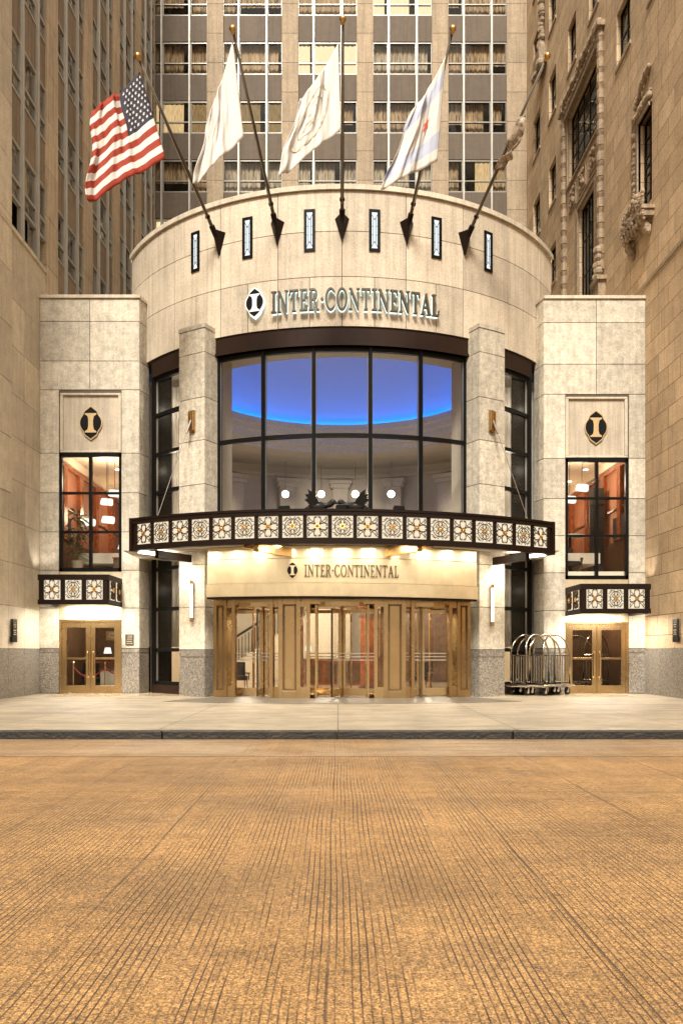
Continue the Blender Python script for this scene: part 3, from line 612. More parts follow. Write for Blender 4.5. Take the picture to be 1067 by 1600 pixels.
# tie rods
for s_, nm in ((-1, 'left'), (1, 'right')):
    th = s_*31.3; t = thing('tie_rod', 'slim steel rod from a brass wall box on the %s pier down to the canopy' % nm, 'tie rod', Cy(8.62, th, 8.2), 'rods holding up the entrance canopy')
    b = MB(); b.tube([Cy(8.7, th, 8.25), Cy(9.95, s_*32.5, 5.1)], .010, 6); b.tube([Cy(8.68, th, 8.27), Cy(8.85, th+s_*.2, 7.85)], .035, 6); b.obj('rod', 'rope_dark', t)
    b = MB()
    for dz in (0,): b.rbox(8.6, 8.66, th, .21, 7.93, 8.57); b.rbox(8.66, 8.72, th, .05, 7.97, 8.53, -.06); b.rbox(8.66, 8.72, th, .05, 7.97, 8.53, .06)
    b.obj('wall_bracket', 'brass', t)
    t = thing('wall_sconce', 'slim vertical tube lamp on the stone %s pier beside the doors' % nm, 'wall lamp', Cy(8.66, s_*31.2, 2.3), 'tube lamps on the piers')
    zc = 2.3-(.12 if s_ > 0 else 0); b = MB(); b.tube([Cy(8.68, s_*31.2, zc+.06), Cy(8.68, s_*31.2, zc+1.08)], .05, 10); b.obj('glass_tube', 'tube_light', t, smooth=True)
    b = MB(); b.tube([Cy(8.68, s_*31.2, zc-.06), Cy(8.68, s_*31.2, zc+.06)], .055, 10); b.tube([Cy(8.68, s_*31.2, zc+1.08), Cy(8.68, s_*31.2, zc+1.18)], .055, 10); b.rbox(8.6, 8.64, s_*31.2, .07, zc, zc+1.1); b.obj('holder', 'brass', t)
# side canopies
def side_canopy(lab, xa, xb, yc, z0, z1, side, zs_):
    t = thing('side_canopy', 'boxy bronze canopy with lit scrollwork panels above the %s side doors' % lab, 'canopy', ((xa+xb)/2, yc, z0), 'small canopies over the side doors')
    b = MB(); th = .08
    b.box(xa, xb, yc, yc+.05, z0+.01, z1-.01); b.box(xa, xa+.05, yc+.05, WY-.003, z0+.01, z1-.01); b.box(xb-.05, xb, yc+.05, WY-.003, z0+.01, z1-.01)
    for z_, z2 in ((z0, z0+.15), (z1-.17, z1)):
        b.box(xa-.05, xb+.05, yc-.06, yc-.001, z_, z2); b.box(xa-.05, xa-.001, yc, WY-.003, z_, z2); b.box(xb+.001, xb+.05, yc, WY-.003, z_, z2)
    n = 3; w = (xb-xa-.12)/n
    for i in range(n+1): b.box(xa+.06+i*w-.07, xa+.06+i*w+.07, yc-.045, yc-.001, z0+.15, z1-.17)
    for xs_ in (xa-.04, xb+.001):
        for i in range(3): y = yc+.07+i*.70; b.box(xs_, xs_+.039, y-.07, y+.07, z0+.15, z1-.17)
    b.box(xa, xb, yc+.05, WY-.003, z1-.08, z1-.02)
    b.obj('fascia', 'bronze', t)
    h = z1-z0-.30
    for i in range(n): panel(t, (xa+.06+(i+.5)*w, yc-.035, (z0+z1)/2), (1, 0, 0), (0, -1, 0), w-.15, h, i)
    for i in range(2):
        y = yc+.07+(i+.5)*.70
        panel(t, (xb+.035, y, (z0+z1)/2), (0, 1, 0), (1, 0, 0), .55, h, i); panel(t, (xa-.035, y, (z0+z1)/2), (0, -1, 0), (-1, 0, 0), .55, h, i)
    b = MB(); b.box(xa+.06, xb-.06, yc+.06, WY-.01, z0+.12, z0+.16); b.obj('soffit', 'plaster', t)
    b = MB(); xm = xa+.75 if side < 0 else xb-.75
    b.box(xm-.5, xm+.5, yc+.25, yc+.45, z0+.03, z0+.119); b.obj('light_fixture', 'lamp_white', t)
    lamp('AREA', ((xa+xb)/2, yc+.9, z0+.05), 70, (1, .95, .84), 1.7, .5)
    for x in (xa+.1, xb-.1): lamp('SPOT', (x, yc+1.0, z1+.03), 22, (1, .93, .82), .03, rot=(R(168), R(28 if x > (xa+xb)/2 else -28), 0), spot=75)
side_canopy('left', -9.03, -6.99, 25.45, 2.78, 3.69, -1, None); side_canopy('right', 7.36, 9.38, 25.35, 2.50, 3.40, 1, None)
# ------------------------------------------------------------------ side doors and wing windows
def wing_openings(sg, W_, win_y, trans, door_top):
    X, zs, w0, w1, pz0, pz1 = W_; z = lambda y: EYE+(PY0-y)*WY/FPX
    zt1, zb = z(win_y[0]), z(win_y[1]); b = MB(); y0, y1 = WY+.02, WY+.14; m = (w0+w1)/2
    for a, c, d, e in ((w0, w0+.09, zb, zt1), (w1-.09, w1, zb, zt1), (w0, w1, zt1-.09, zt1+.05), (w0, w1, zb, zb+.12)): b.box(a+.003, c-.003, y0, y1, d, e)
    b.box(m-.045, m+.045, y0-.02, y1, zb+.12, zt1-.09)
    for t_ in trans: b.box(w0+.09, w1-.09, y0+.01, y1-.01, z(t_)-.035, z(t_)+.035)
    f = b.obj('window', 'black_metal', H)
    b = MB(); b.box(w0+.08, m, WY+.09, WY+.10, zb+.1, zt1-.08); b.box(m, w1-.08, WY+.09, WY+.10, zb+.1, zt1-.08); b.obj('pane', 'glass', f)
    zd = z(door_top); b = MB(); b.box(w0, w1, WY+.03, WY+.2, zd, zb+.0); b.obj('transom_panel', 'brass_sheet', H)
    b = MB(); b.box(w0, w0+.08, WY, WY+.15, 0, zd); b.box(w1-.08, w1, WY, WY+.15, 0, zd); b.box(w0, w1, WY-.003, WY+.15, zd-.08, zd); b.obj('door_frame', 'brass', H, bevel=.005)
    for s_ in (-1, 1):
        a, c = (w0+.085, m-.006) if s_ < 0 else (m+.006, w1-.085); b = MB(); fw = .145
        for q in ((a, a+fw, .02, zd-.085), (c-fw, c, .02, zd-.085), (a+fw, c-fw, .02, .26), (a+fw, c-fw, zd-.26, zd-.085)): b.box(q[0], q[1], WY+.03, WY+.08, q[2], q[3])
        b.box(a+fw, c-fw, WY+.035, WY+.075, 1.10, 1.16)
        d = b.obj('door', 'brass', H, bevel=.004)
        b = MB(); b.box(a+fw-.01, c-fw+.01, WY+.05, WY+.058, .25, zd-.25); b.obj('door_glass', 'glass', d)
        b = MB(); hx = (m-.09 if s_ < 0 else m+.09); b.tube([(hx, WY+.03, .5), (hx, WY-.04, .55), (hx, WY-.04, 1.3), (hx, WY+.03, 1.35)], .018, 6); b.obj('handle', 'brass_polished', d)
    # rooms behind
    xo = w0-.30 if sg < 0 else w1+.30; xin = w1+.25 if sg < 0 else w0-.25; a, c = min(xo, xin), max(xo, xin); xw = X[0]*.985
    r = MB(); a2, c2 = (xw, w1+.2) if sg < 0 else (w0-.2, xw)
    r.box(a2, c2, 36.5, 36.6, 3.9, 8.3); r.box(a2-.1, a2, WY+.5, 36.5, 3.9, 8.3); r.box(c2, c2+.1, WY+.5, 36.5, 3.9, 8.3); r.obj('room_wall', 'orange_wall', H)
    r = MB(); r.box(a2, c2, WY+.2, 36.5, 8.15, 8.25); r.box(a2, c2, WY+.2, 36.5, 3.8, 3.95); r.obj('room_ceiling', 'ceiling_white', H)
    r = MB(); r.box(a2-.0, a2+.16, WY+.5, 36.4, 7.86, 8.14) if sg < 0 else r.box(c2-.16, c2, WY+.5, 36.4, 7.86, 8.14); r.obj('crown_moulding', 'ceiling_white', H)
    side = (lambda y0_, y1_, z0_, z1_, t_, m_, nm_: MB().box(*( (a2, a2+t_) if sg < 0 else (c2-t_, c2) ), y0_, y1_, z0_, z1_).obj(nm_, m_, H))
    side(WY+.5, 36.4, 7.70, 7.83, .10, 'wood', 'picture_rail'); side(WY+.5, 36.4, 6.30, 6.36, .06, 'wood_dark', 'picture_rail'); side(WY+.5, 36.4, 3.96, 5.2, .05, 'wood_dark', 'wainscot')
    for y_ in (28.6, 30.4, 32.4, 34.6): side(y_, y_+.35, 5.2, 7.70, .14, 'wood', 'wall_pilaster')
    side(28.0, 29.4, 5.2, 6.0, .12, 'room_dark', 'dark_screen')
    MB().box((a2+c2)/2-.2, (a2+c2)/2+1.0, 36.3, 36.45, 3.96, 7.2).obj('dark_doorway', 'room_dark', H)
    r = MB()
    for y in (29, 31.3, 33.5):
        for x in ((a2+c2)/2-.1, (a2+c2)/2+.8): r.tube([(x, y, 8.135), (x, y, 8.149)], .09, 10)
    r.obj('downlight', 'downlight', H)
    lamp('POINT', ((a2+c2)/2, 29.5, 7.3), 85, (1, .80, .55), .3); lamp('POINT', ((a2+c2)/2, 33.8, 6.8), 60, (1, .72, .45), .3)
    r = MB(); r.box(a2, c2, 32.0, 32.1, 0, 3.6); r.box(a2-.1, a2, WY+.5, 32, 0, 3.6); r.box(c2, c2+.1, WY+.5, 32, 0, 3.6); r.obj('room_wall', 'wood_dark', H)
    r = MB(); r.box(a2, c2, WY+.2, 32, 3.0, 3.1); r.obj('room_ceiling', 'ceiling_white', H)
    lamp('POINT', ((a2+c2)/2+.2, 29.6, 2.6), 60, (1, .80, .55), .15)
    return a2, c2, m, zb, zt1
la, lc, lm, lzb, lzt = wing_openings(-1, LW, (709, 893), (770, 831), 968)
ra, rc_, rm, rzb, rzt = wing_openings(1, RW, (717, 905), (778, 837), 972)
# small wall plaques
for nm, cx, cy, Y, w, h, face, lab in (('wall_plaque', -9.56, 2.0, 24.75, .34, .62, 'L', 'black plaque with a crest on the left side wall'), ('wall_plaque', 9.85, 2.0, 24.45, .34, .62, 'R', 'black plaque with a crest on the right side wall')):
    s_ = 1 if face == 'L' else -1; b = MB().mat('emblem_black'); b.box(min(cx, cx+s_*.04), max(cx, cx+s_*.04), Y-w/2, Y+w/2, cy-h/2+.1, cy+h/2); b.box(min(cx, cx+s_*.05), max(cx, cx+s_*.05), Y-w/2-.08, Y+w/2-.02, cy-h/2-.06, cy-h/2+.098)
    b.mat('coping'); xx = cx+s_*.042
    for dz, ww in ((.2, .04), (.14, .10), (.08, .06), (-.02, .12), (-.08, .08), (-.14, .12)): b.box(min(xx, xx+s_*.004), max(xx, xx+s_*.004), Y-ww, Y+ww*.8, cy+dz-.012, cy+dz+.012)
    tag(b.obj(nm, None), lab, 'plaque', 'black plaques on the side walls')
c = PT(203, 1000, WY); b = MB().mat('bronze_letter'); b.box(c.x-.13, c.x+.13, WY-.03, WY-.002, c.z-.16, c.z+.18); b.mat('coping')
for i in range(5): b.box(c.x-.10+.01*i, c.x+.10-.02*(i % 2), WY-.034, WY-.0305, c.z-.12+i*.06, c.z-.105+i*.06)
tag(b.obj('wall_plaque'), 'small bronze notice plate beside the left side doors', 'plaque')
# ------------------------------------------------------------------ flagpoles and flags
FL = [(-27, 'leftmost flagpole carrying the striped national flag', 'us'), (-13.5, 'second flagpole from the left carrying a plain white flag', 'w1'), (0, 'middle flagpole carrying a white flag with a faint seal', 'w2'), (13.5, 'fourth flagpole from the left carrying a white flag with a red star', 'w3'), (27, 'rightmost flagpole with its flag furled against it', 'none')]
for th, lab, kf in FL:
    A_ = Cy(8.35, th, 13.85); B_ = Cy(11.76, th, 16.92); t = thing('flagpole', lab, 'flagpole', Cy(8.1, th, 13.3), 'flagpoles leaning out over the entrance')
    D = (B_-A_)
    b = MB(); b.tube([A_-D*.06, A_, A_+D*.5, B_], .065, 8, .033); b.obj('pole', 'bronze_letter', t, smooth=True)
    b = MB(); b.ball(B_+D.normalized()*.07, .085, n=10, m=8); b.tube([B_-D*.01, B_+D*.012], .05, 8); b.obj('ball_finial', 'gold', t, smooth=True)
    n_ = Vector((sin(R(th)), -cos(R(th)), 0)); a = Vector((cos(R(th)), sin(R(th)), 0)); C0 = Cy(8.1, th, 13.28)
    v = [C0, C0+a*.21+Vector((0, 0, .66)), C0-a*.21+Vector((0, 0, .66)), C0+n_*.42+Vector((0, 0, .66)), C0+n_*.1+Vector((0, 0, .0))]
    b = MB(); b.add(v, [(0, 2, 1), (1, 2, 3), (4, 1, 3), (4, 3, 2), (0, 1, 4), (0, 4, 2)]); b.tube([A_-D*.03, A_+D*.05], .085, 8); b.tube([A_+D*.10, A_+D*.115], .075, 8); b.obj('bracket', 'bronze', t)
    b = MB(); dn = Vector((0, 0, -.09)); b.tube([A_+D*.1+dn, A_+D*.5+dn*1.6, A_+D*.97+dn*.6], .010, 4); b.obj('halyard', 'mullion', t)
def flag_surf(TL, BL, TR, BR, amp, ph, fr=2.3):
    TL, BL, TR, BR = map(Vector, (TL, BL, TR, BR)); nn = ((TR-TL).cross(BL-TL)).normalized()
    def f(u, v, off=0):
        top = TL.lerp(TR, u); bot = BL.lerp(BR, u); p = top.lerp(bot, v)
        w = amp*(u**.7)*sin(fr*2*pi*u+ph+v*1.6)+amp*.22*(u**.6)*sin(fr*9.5*pi*u+ph*3+v*4.5)+amp*.12*sin(31*u-17*v+ph)*u+amp*.45*(u**.8)*sin(fr*4.1*pi*u+ph*2-v*3.1)
        p = p+nn*(w+off)+Vector((0, 0, -.16*sin(pi*u)*(1-v)*.8)); p += (BR-BL)*.03*sin(v*9+ph)*u; return p
    return f
def flag_grid(f, nu, nv, matf, name, parent=None, thick=.006):
    b = MB()
    for i in range(nu):
        for j in range(nv):
            u0, u1, v0, v1 = i/nu, (i+1)/nu, j/nv, (j+1)/nv; b.mat(matf((u0+u1)/2, (v0+v1)/2)); b.add([f(u0, v0), f(u1, v0), f(u1, v1), f(u0, v1)], [(0, 1, 2, 3)], .5)
    o = b.obj(name, None, parent)
    import bmesh
    q = bmesh.new(); q.from_mesh(o.data); bmesh.ops.remove_doubles(q, verts=q.verts, dist=1e-5); bmesh.ops.recalc_face_normals(q, faces=q.faces); q.to_mesh(o.data); q.free()
    o.data.polygons.foreach_set('use_smooth', [True]*len(o.data.polygons)); m = o.modifiers.new('cloth', 'SOLIDIFY'); m.thickness = thick; m.offset = 0
    return o
def star(b, f, u, v, ru, rv, pts, ratio, off):
    n = pts*2; L_ = [(u+ru*(1 if i % 2 == 0 else ratio)*sin(2*pi*i/n), v-rv*(1 if i % 2 == 0 else ratio)*cos(2*pi*i/n)) for i in range(n)]
    c = f(u, v, off); vs = [c]+[f(x, y, off) for x, y in L_]; b.add(vs, [(0, 1+i, 1+(i+1) % n) for i in range(n)], .5)
f = flag_surf(PT(219, 112, 22.25), PT(259, 247, 22.0), PT(149, 165, 21.2), PT(134, 318, 20.9), .13, .6, 1.7)
t = thing('national_flag', 'stars and stripes flag blowing to the left from the leftmost pole', 'flag', PT(240, 180, 22.5), 'flags above the entrance')
flag_grid(f, 40, 26, lambda u, v: 'flag_blue' if (u < .42 and v < 7/13) else ('flag_red' if int(v*13) % 2 == 0 else 'flag_white'), 'cloth', t)
b = MB().mat('flag_white')
for r_ in range(9):
    for c_ in range(6 if r_ % 2 == 0 else 5):
        u = (.035+.0665*c_+(.033 if r_ % 2 else 0)); v = (r_+1)*.0538
        for off in (-.02, .02): star(b, f, u, v, .021, .021, 5, .45, off)
b.obj('stars', None, t)
def wflag(lab, TL, BL, TR, BR, ph, matf, name='white_flag'):
    f = flag_surf(TL, BL, TR, BR, .13, ph, 1.6); t = thing(name, lab, 'flag', BL, 'flags above the entrance'); flag_grid(f, 36, 24, matf, 'cloth', t); return f, t
wflag('plain white flag on the second pole from the left', PT(364, 62, 21.2), PT(381, 214, 21.0), PT(328, 178, 20.8), PT(300, 290, 20.4), 1.0, lambda u, v: 'flag_white')
f, t = wflag('white flag with a faint tan seal on the middle pole', PT(529, 66, 20.9), PT(532, 203, 20.7), PT(472, 150, 20.4), PT(428, 284, 20.1), 2.2, lambda u, v: 'flag_white')
b = MB().mat('seal_tan')
for off in (-.02, .02):
    for r0_, r1_ in ((.30, .33), (.19, .205)):
        for i in range(40):
            a0, a1 = 2*pi*i/40, 2*pi*(i+1)/40; b.add([f(.55+r*cos(a_), .5+r*sin(a_), off) for r, a_ in ((r0_, a0), (r1_, a0), (r1_, a1), (r0_, a1))], [(0, 1, 2, 3)], .5)
    for i in range(14): a_ = i*.45; star(b, f, .55+.1*sin(a_*3)*.9, .5+.1*cos(a_*2.3), .035, .03, 4, .4, off)
b.obj('seal', None, t)
f, t = wflag('white flag with pale blue bars and a red star on the fourth pole', PT(696, 86, 20.9), PT(683, 252, 20.8), PT(646, 170, 20.5), PT(598, 294, 20.2), .3, lambda u, v: 'flag_sky' if (.14 < v < .30 or .70 < v < .86) else 'flag_white')
b = MB().mat('star_red')
for off in (-.02, .02):
    star(b, f, .36, .5, .085, .085, 6, .5, off)
b.obj('stars', None, t)
A_ = Cy(8.35, 27, 13.85); B_ = Cy(11.76, 27, 16.92); D = B_-A_
pts = [A_+D*(.72-.30*i/14) for i in range(15)]; vs = []; fs = []
for i, p in enumerate(pts):
    for j in range(7): q = j/6; vs.append(p+Vector((-.02+.12*sin(q*7+i*.7)+.12*q*sin(pi*i/14), .05*cos(q*9+i), -.06-q*(.10+.26*sin(pi*min(1, i/11))))))
for i in range(14):
    for j in range(6): fs.append((i*7+j, i*7+j+1, (i+1)*7+j+1, (i+1)*7+j))
b = MB().add(vs, fs, .5); o = b.obj('furled_flag', 'flag_dark', smooth=True); tag(o, 'dark flag wrapped close under the rightmost pole', 'flag', 'flags above the entrance')
m = o.modifiers.new('cloth', 'SOLIDIFY'); m.thickness = .008
# ------------------------------------------------------------------ hotel tower behind
def tower_window(T, f, w, h, lit, cur, rail=.345, parts=3):
    """f(u, d, z) -> world; u along the wall, d outwards"""
    pass
TB = thing('hotel_tower', 'tall hotel tower with stone piers, dark spandrels and curtained windows straight behind the entrance', 'building', (0, 44, 0))
YB = 44.0; K = YB/FPX; bx = lambda p: (p-PX0)*K; bz = lambda p: EYE+(PY0-p)*K
PER = 116.7; piers = [(324+i*PER, 349.5+i*PER) for i in range(-1, 5)]; TOPZ = 46.0
fl0 = 66; HS = [66+92*i for i in range(-4, 7)]
for i, (a, c) in enumerate(piers):
    if i == 0: a, c = 214, 228.5
    if i == 5: a, c = 790.6, 822
    b = MB(); z = 6.0; j = 0
    while z < TOPZ: b.box(bx(a), bx(c), YB-.12, YB+.5, z+.01, z+1.54-.01); z += 1.54; j += 1
    b.obj('pier', 'pier_stone', TB)
b = MB(); b.box(bx(200), bx(860), YB+1.2, YB+1.6, 0, TOPZ); b.obj('core_wall', 'room_dark', TB)
lit = {(3, 3): 'lit_room', (2, 4): 'lit_room', (0, 5): 'lit_curtain', (1, 5): 'dim_curtain', (4, 6): 'dim_curtain', (0, 7): 'lit_room', (3, 2): 'lit_curtain', (1, 1): 'lit_curtain'}
pane_m = {}
def wavy(x0, x1, y, z0, z1, amp=.03, f=30):
    vs = []; fs = []; n = max(6, int((x1-x0)*9))
    for i in range(n+1): x = x0+(x1-x0)*i/n; yy = y+amp*sin(i*2.4+x*3); vs += [(x, yy, z0), (x, yy, z1)]
    for i in range(n): fs.append((2*i, 2*i+2, 2*i+3, 2*i+1))
    return vs, fs
starts = [228.5]+[p[1] for p in piers[1:5]]; ends = [p[0] for p in piers[1:5]]+[790.6]
for bi, (s0, s1) in enumerate(zip(starts, ends)):
    x0, x1 = bx(s0), bx(s1); m1, m2 = bx(s0+24.0*(s1-s0)/91), bx(s0+67.5*(s1-s0)/91)
    if bi == 0: m1, m2 = bx(253.5), bx(297)
    b = MB()
    for mx_ in (m1, m2):
        b.box(mx_-.05, mx_+.05, YB-.16, YB+.1, 6, TOPZ); b.box(mx_-.03, mx_+.03, YB-.24, YB-.161, 6, TOPZ)
    b.obj('mullion', 'mullion', TB)
    for ri, hy in enumerate(HS):
        zh, zs_, zr = bz(hy), bz(hy+49.5), bz(hy+32.3)
        if zs_ < 10: continue
        b = MB(); zn = bz(hy+92)+.0; b.box(x0, x1, YB, YB+.2, bz(hy+92)+.03, zs_-.03); b.obj('spandrel', 'spandrel', TB)
        b = MB()
        for u0, u1 in ((x0, m1-.05), (m1+.05, m2-.05), (m2+.05, x1)):
            for z_ in (zh-.06, zr-.03, zs_-.02): b.box(u0+.002, u1-.002, YB+.02, YB+.14, z_, z_+.05)
            b.box(u0+.002, u0+.03, YB+.03, YB+.12, zs_, zh); b.box(u1-.03, u1-.002, YB+.03, YB+.12, zs_, zh)
        w = b.obj('window', 'bead', TB)
        b = MB(); b.box(x0, m1-.05, YB+.08, YB+.09, zs_, zh); b.box(m1+.05, m2-.05, YB+.08, YB+.09, zs_, zh); b.box(m2+.05, x1, YB+.08, YB+.09, zs_, zh); b.obj('pane', 'window_glass', w)
        mt = lit.get((bi, ri)) or random.choice(['curtain_dark', 'curtain_dark', 'curtain_grey', 'curtain_beige']); b = MB()
        gaps = [(x0, m1), (m1, m2), (m2, x1)]
        if mt == 'dim_curtain' and bi == 4: b.mat('curtain_dark')
        for gi, (u0, u1) in enumerate(gaps):
            if bi == 4 and ri == 6: b.mat('lit_curtain' if gi == 1 else 'curtain_dark')
            elif bi == 0 and ri == 5: b.mat('lit_curtain' if gi < 2 else 'dim_curtain')
            else: b.mat(mt)
            lo = zs_ if (mt != 'curtain_dark' or random.random() < .5) else zr+.02
            if bi == 4 and ri == 6 and gi == 1: b.add(*wavy(u0+(u1-u0)*.45, u1, YB+.3, zs_, zh, .035)); continue
            b.add(*wavy(u0, u1-(0 if random.random() < .6 else .25*(u1-u0)), YB+.3, lo, zh, .035))
        b.obj('curtain', None, w)
# ------------------------------------------------------------------ left tower
TL_ = thing('corner_tower', 'stone and glass tower rising close on the left, seen at a steep angle', 'building', (-9.6, 28, 0))
XL = -9.6; per = 4.07
for i in range(-2, 5):
    yc = 28.15+per*i; b = MB(); z = 13.77 if i < 1 else 6
    z = 6.0
    while z < 46: b.box(XL-.6, XL+.03, yc-.56, yc+.56, z+.01, z+1.62-.01); z += 1.62
    b.obj('pier', 'left_stone' if i < 0 else 'tower_stone', TL_)
    y0, y1 = yc+.56, yc+per-.56; w = y1-y0; m1, m2 = y0+.30*w, y0+.74*w
    if i == 4: continue
    b = MB()
    for my in (m1, m2): zb_ = 13.9 if i < 0 else 12.6; b.box(XL-.12, XL+.02, my-.10, my+.10, zb_, 46); b.box(XL+.021, XL+.07, my-.03, my+.03, zb_, 46)
    b.obj('mullion', 'mullion', TL_)
    for r_ in range(-1, 9):
        zh = 16.56+3.24*r_; zs_ = zh-1.72; zr = zs_+.58
        if zh < 14: 
            if i < 0: continue
        b = MB(); b.box(XL-.3, XL-.03, y0, y1, zh+.03, zh+3.24-1.72-.03); b.obj('spandrel', 'tower_spandrel', TL_)
        b = MB()
        for u0, u1 in ((y0, m1-.09), (m1+.09, m2-.09), (m2+.09, y1)):
            for z_ in (zh-.06, zr-.03, zs_-.02): b.box(XL-.12, XL-.005, u0+.002, u1-.002, z_, z_+.08)
            b.box(XL-.11, XL-.01, u0+.002, u0+.06, zs_, zh); b.box(XL-.11, XL-.01, u1-.06, u1-.002, zs_, zh)
        w_ = b.obj('window', 'mullion', TL_); b = MB()
        for u0, u1 in ((y0, m1-.05), (m1+.05, m2-.05), (m2+.05, y1)): b.box(XL-.06, XL-.05, u0, u1, zs_, zh)
        b.obj('pane', 'window_glass', w_); b = MB()
        for u0, u1 in ((y0, m1), (m1, m2), (m2, y1)):
            vs, fs = wavy(u0, u1-(0 if random.random() < .5 else .35*(u1-u0)), 0, zs_ if random.random() < .6 else zr, zh, .035); b.add([(XL-.22+v[1], v[0], v[2]) for v in vs], fs)
        b.obj('curtain', 'curtain_dark', w_)
b = MB(); b.box(XL-1.6, XL-1.2, 16, 46, 0, 46); b.box(XL-1.2, XL-.1, 41.0, 41.6, 0, 46); b.obj('core_wall', 'room_dark', TL_)
# lower stone wall with slab joints
b = MB(); g = MB(); zsl = [0, 1.44, 2.70, 3.97, 5.21, 6.46, 7.75, 9.0, 10.4, 11.8, 13.76]
yj = [18.0+1.29*i for i in range(8)]
for i in range(len(zsl)-1):
    for j in range(7):
        y0, y1 = yj[j], (yj[j+1] if j < 6 else 27.62)
        (g if i == 0 else b).box(XL-.3, XL, y0+.006, y1-.006, zsl[i]+.007, zsl[i+1]-.007)
wl = b.obj('lower_wall', 'left_stone', TL_); g.obj('plinth', 'granite', wl)
b = MB(); b.box(XL-1.2, XL-.03, 18, 27.6, 0, 13.74); b.obj('wall_core', 'mortar', wl)
b = MB(); b.box(XL-.3, XL+.05, 18, 27.58, 13.76, 13.9); b.obj('ledge', 'coping', wl)
# ------------------------------------------------------------------ right ornate stone building
TR_ = thing('ornate_stone_building', 'old tan limestone building with carved window surrounds on the right', 'building', (9.89, 30, 0))
XR = 9.89
wins = []
for zc0, zc1 in ((22.05, 23.95), (26.15, 28.1), (30.25, 32.2), (34.3, 36.3)):
    for y0, y1 in ((25.0, 26.1), (28.4, 29.8), (34.9, 36.1), (38.1, 39.35), (41.1, 42.5)):
        if zc0 < 23 and y0 == 34.9: continue
        if zc0 < 25 and y0 == 25.0: y0, y1 = 25.3, 26.75
        wins.append((y0, y1, zc0, zc1))
wins.append((31.9, 33.1, 26.15, 28.1)); wins.append((31.9, 33.1, 30.25, 32.2))
for y0, y1 in ((38.1, 39.35), (41.1, 42.5)): wins.append((y0, y1, 18.3, 20.1))
BIG = (31.8, 36.0, 21.25, 24.2); LOW = (32.3, 34.5, 12.5, 19.5); ORN = (26.45, 27.5, 15.65, 18.6)
opens = wins+[BIG, LOW, ORN]
ys = sorted({16.0, 44.6, *[o[0] for o in opens], *[o[1] for o in opens]}); zs = sorted({1.46, 46.0, *[o[2] for o in opens], *[o[3] for o in opens]})
b = MB()
def isopen(y, z): return any(o[0] < y < o[1] and o[2] < z < o[3] for o in opens)
vid = {}; vs = []; fs = []
def V_(y, z, x):
    if (y, z, x) not in vid: vid[(y, z, x)] = len(vs); vs.append((x, y, z))
    return vid[(y, z, x)]
for a, c in zip(ys[:-1], ys[1:]):
    for d, e in zip(zs[:-1], zs[1:]):
        if not isopen((a+c)/2, (d+e)/2): fs.append((V_(a, d, XR), V_(c, d, XR), V_(c, e, XR), V_(a, e, XR)))
for o in opens:
    y0, y1, z0, z1 = o; D_ = XR+.30
    fs += [(V_(y0, z0, XR), V_(y0, z0, D_), V_(y0, z1, D_), V_(y0, z1, XR)), (V_(y1, z0, XR), V_(y1, z1, XR), V_(y1, z1, D_), V_(y1, z0, D_)), (V_(y0, z1, XR), V_(y0, z1, D_), V_(y1, z1, D_), V_(y1, z1, XR)), (V_(y0, z0, XR), V_(y1, z0, XR), V_(y1, z0, D_), V_(y0, z0, D_))]
b.add(vs, fs, .5); b.box(XR+1.0, XR+1.4, 16, 44.6, 0, 46)
b.obj('wall', 'block_stone', TR_)
b = MB(); y = 16.0
while y < 27.0: b.box(XR-.02, XR+.5, y+.006, min(y+1.4, 27.05)-.006, 0, 1.455); y += 1.4
b.obj('plinth', 'granite', TR_)
for o in opens:
    y0, y1, z0, z1 = o; D_ = XR+.14; b = MB(); w = .07; big = (y1-y0) > 2
    for q in ((y0, y0+w, z0, z1), (y1-w, y1, z0, z1), (y0+w, y1-w, z0, z0+w), (y0+w, y1-w, z1-w, z1)): b.box(D_, D_+.07, q[0], q[1], q[2], q[3])
    if not big:
        b.box(D_+.01, D_+.08, y0+w, y1-w, (z0+z1)/2-.04, (z0+z1)/2+.04)
    for q in range(1, 5 if big else 2): yy = y0+(y1-y0)*q/(5 if big else 2); b.box(D_+.005, D_+.06, yy-.03, yy+.03, z0+w, z1-w)
    if z1-z0 > 2.5:
        for q in range(1, 5): zz = z0+(z1-z0)*q/5; b.box(D_+.015, D_+.065, y0+w, y1-w, zz-.03, zz+.03)
    w_ = b.obj('window', 'black_metal', TR_); b = MB(); b.box(D_+.03, D_+.04, y0, y1, z0, z1); b.obj('pane', 'window_glass', w_)
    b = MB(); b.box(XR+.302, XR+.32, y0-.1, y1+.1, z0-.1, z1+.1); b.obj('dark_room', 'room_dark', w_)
    if not big and o is not ORN: b = MB(); b.box(XR-.05, XR+.1, y0-.08, y1+.08, z0-.14, z0-.002); b.obj('sill', 'pier_stone', w_)
# carved ornament: lumpy relief blocks along paths
def lumps(b, pts, r, n, jit=.6):
    for i in range(n):
        t = i/(n-1)*(len(pts)-1); k_ = min(int(t), len(pts)-2); p = Vector(pts[k_]).lerp(Vector(pts[k_+1]), t-k_)
        q = r*random.uniform(1-jit*.5, 1+jit*.4); b.ball(p+Vector((random.uniform(-.03, .02), random.uniform(-r, r)*.4, random.uniform(-r, r)*.4)), q*.9, q, q, 6, 5)
def moulding(b, y0, y1, z0, z1, w, pr, sides='LRTB'):
    if 'L' in sides: b.box(XR-pr, XR+.02, y0-w, y0, z0-w, z1+w)
    if 'R' in sides: b.box(XR-pr, XR+.02, y1, y1+w, z0-w, z1+w)
    if 'T' in sides: b.box(XR-pr-.01, XR+.02, y0, y1, z1, z1+w)
    if 'B' in sides: b.box(XR-pr-.01, XR+.02, y0, y1, z0-w, z0)
b = MB(); y0, y1, z0, z1 = BIG
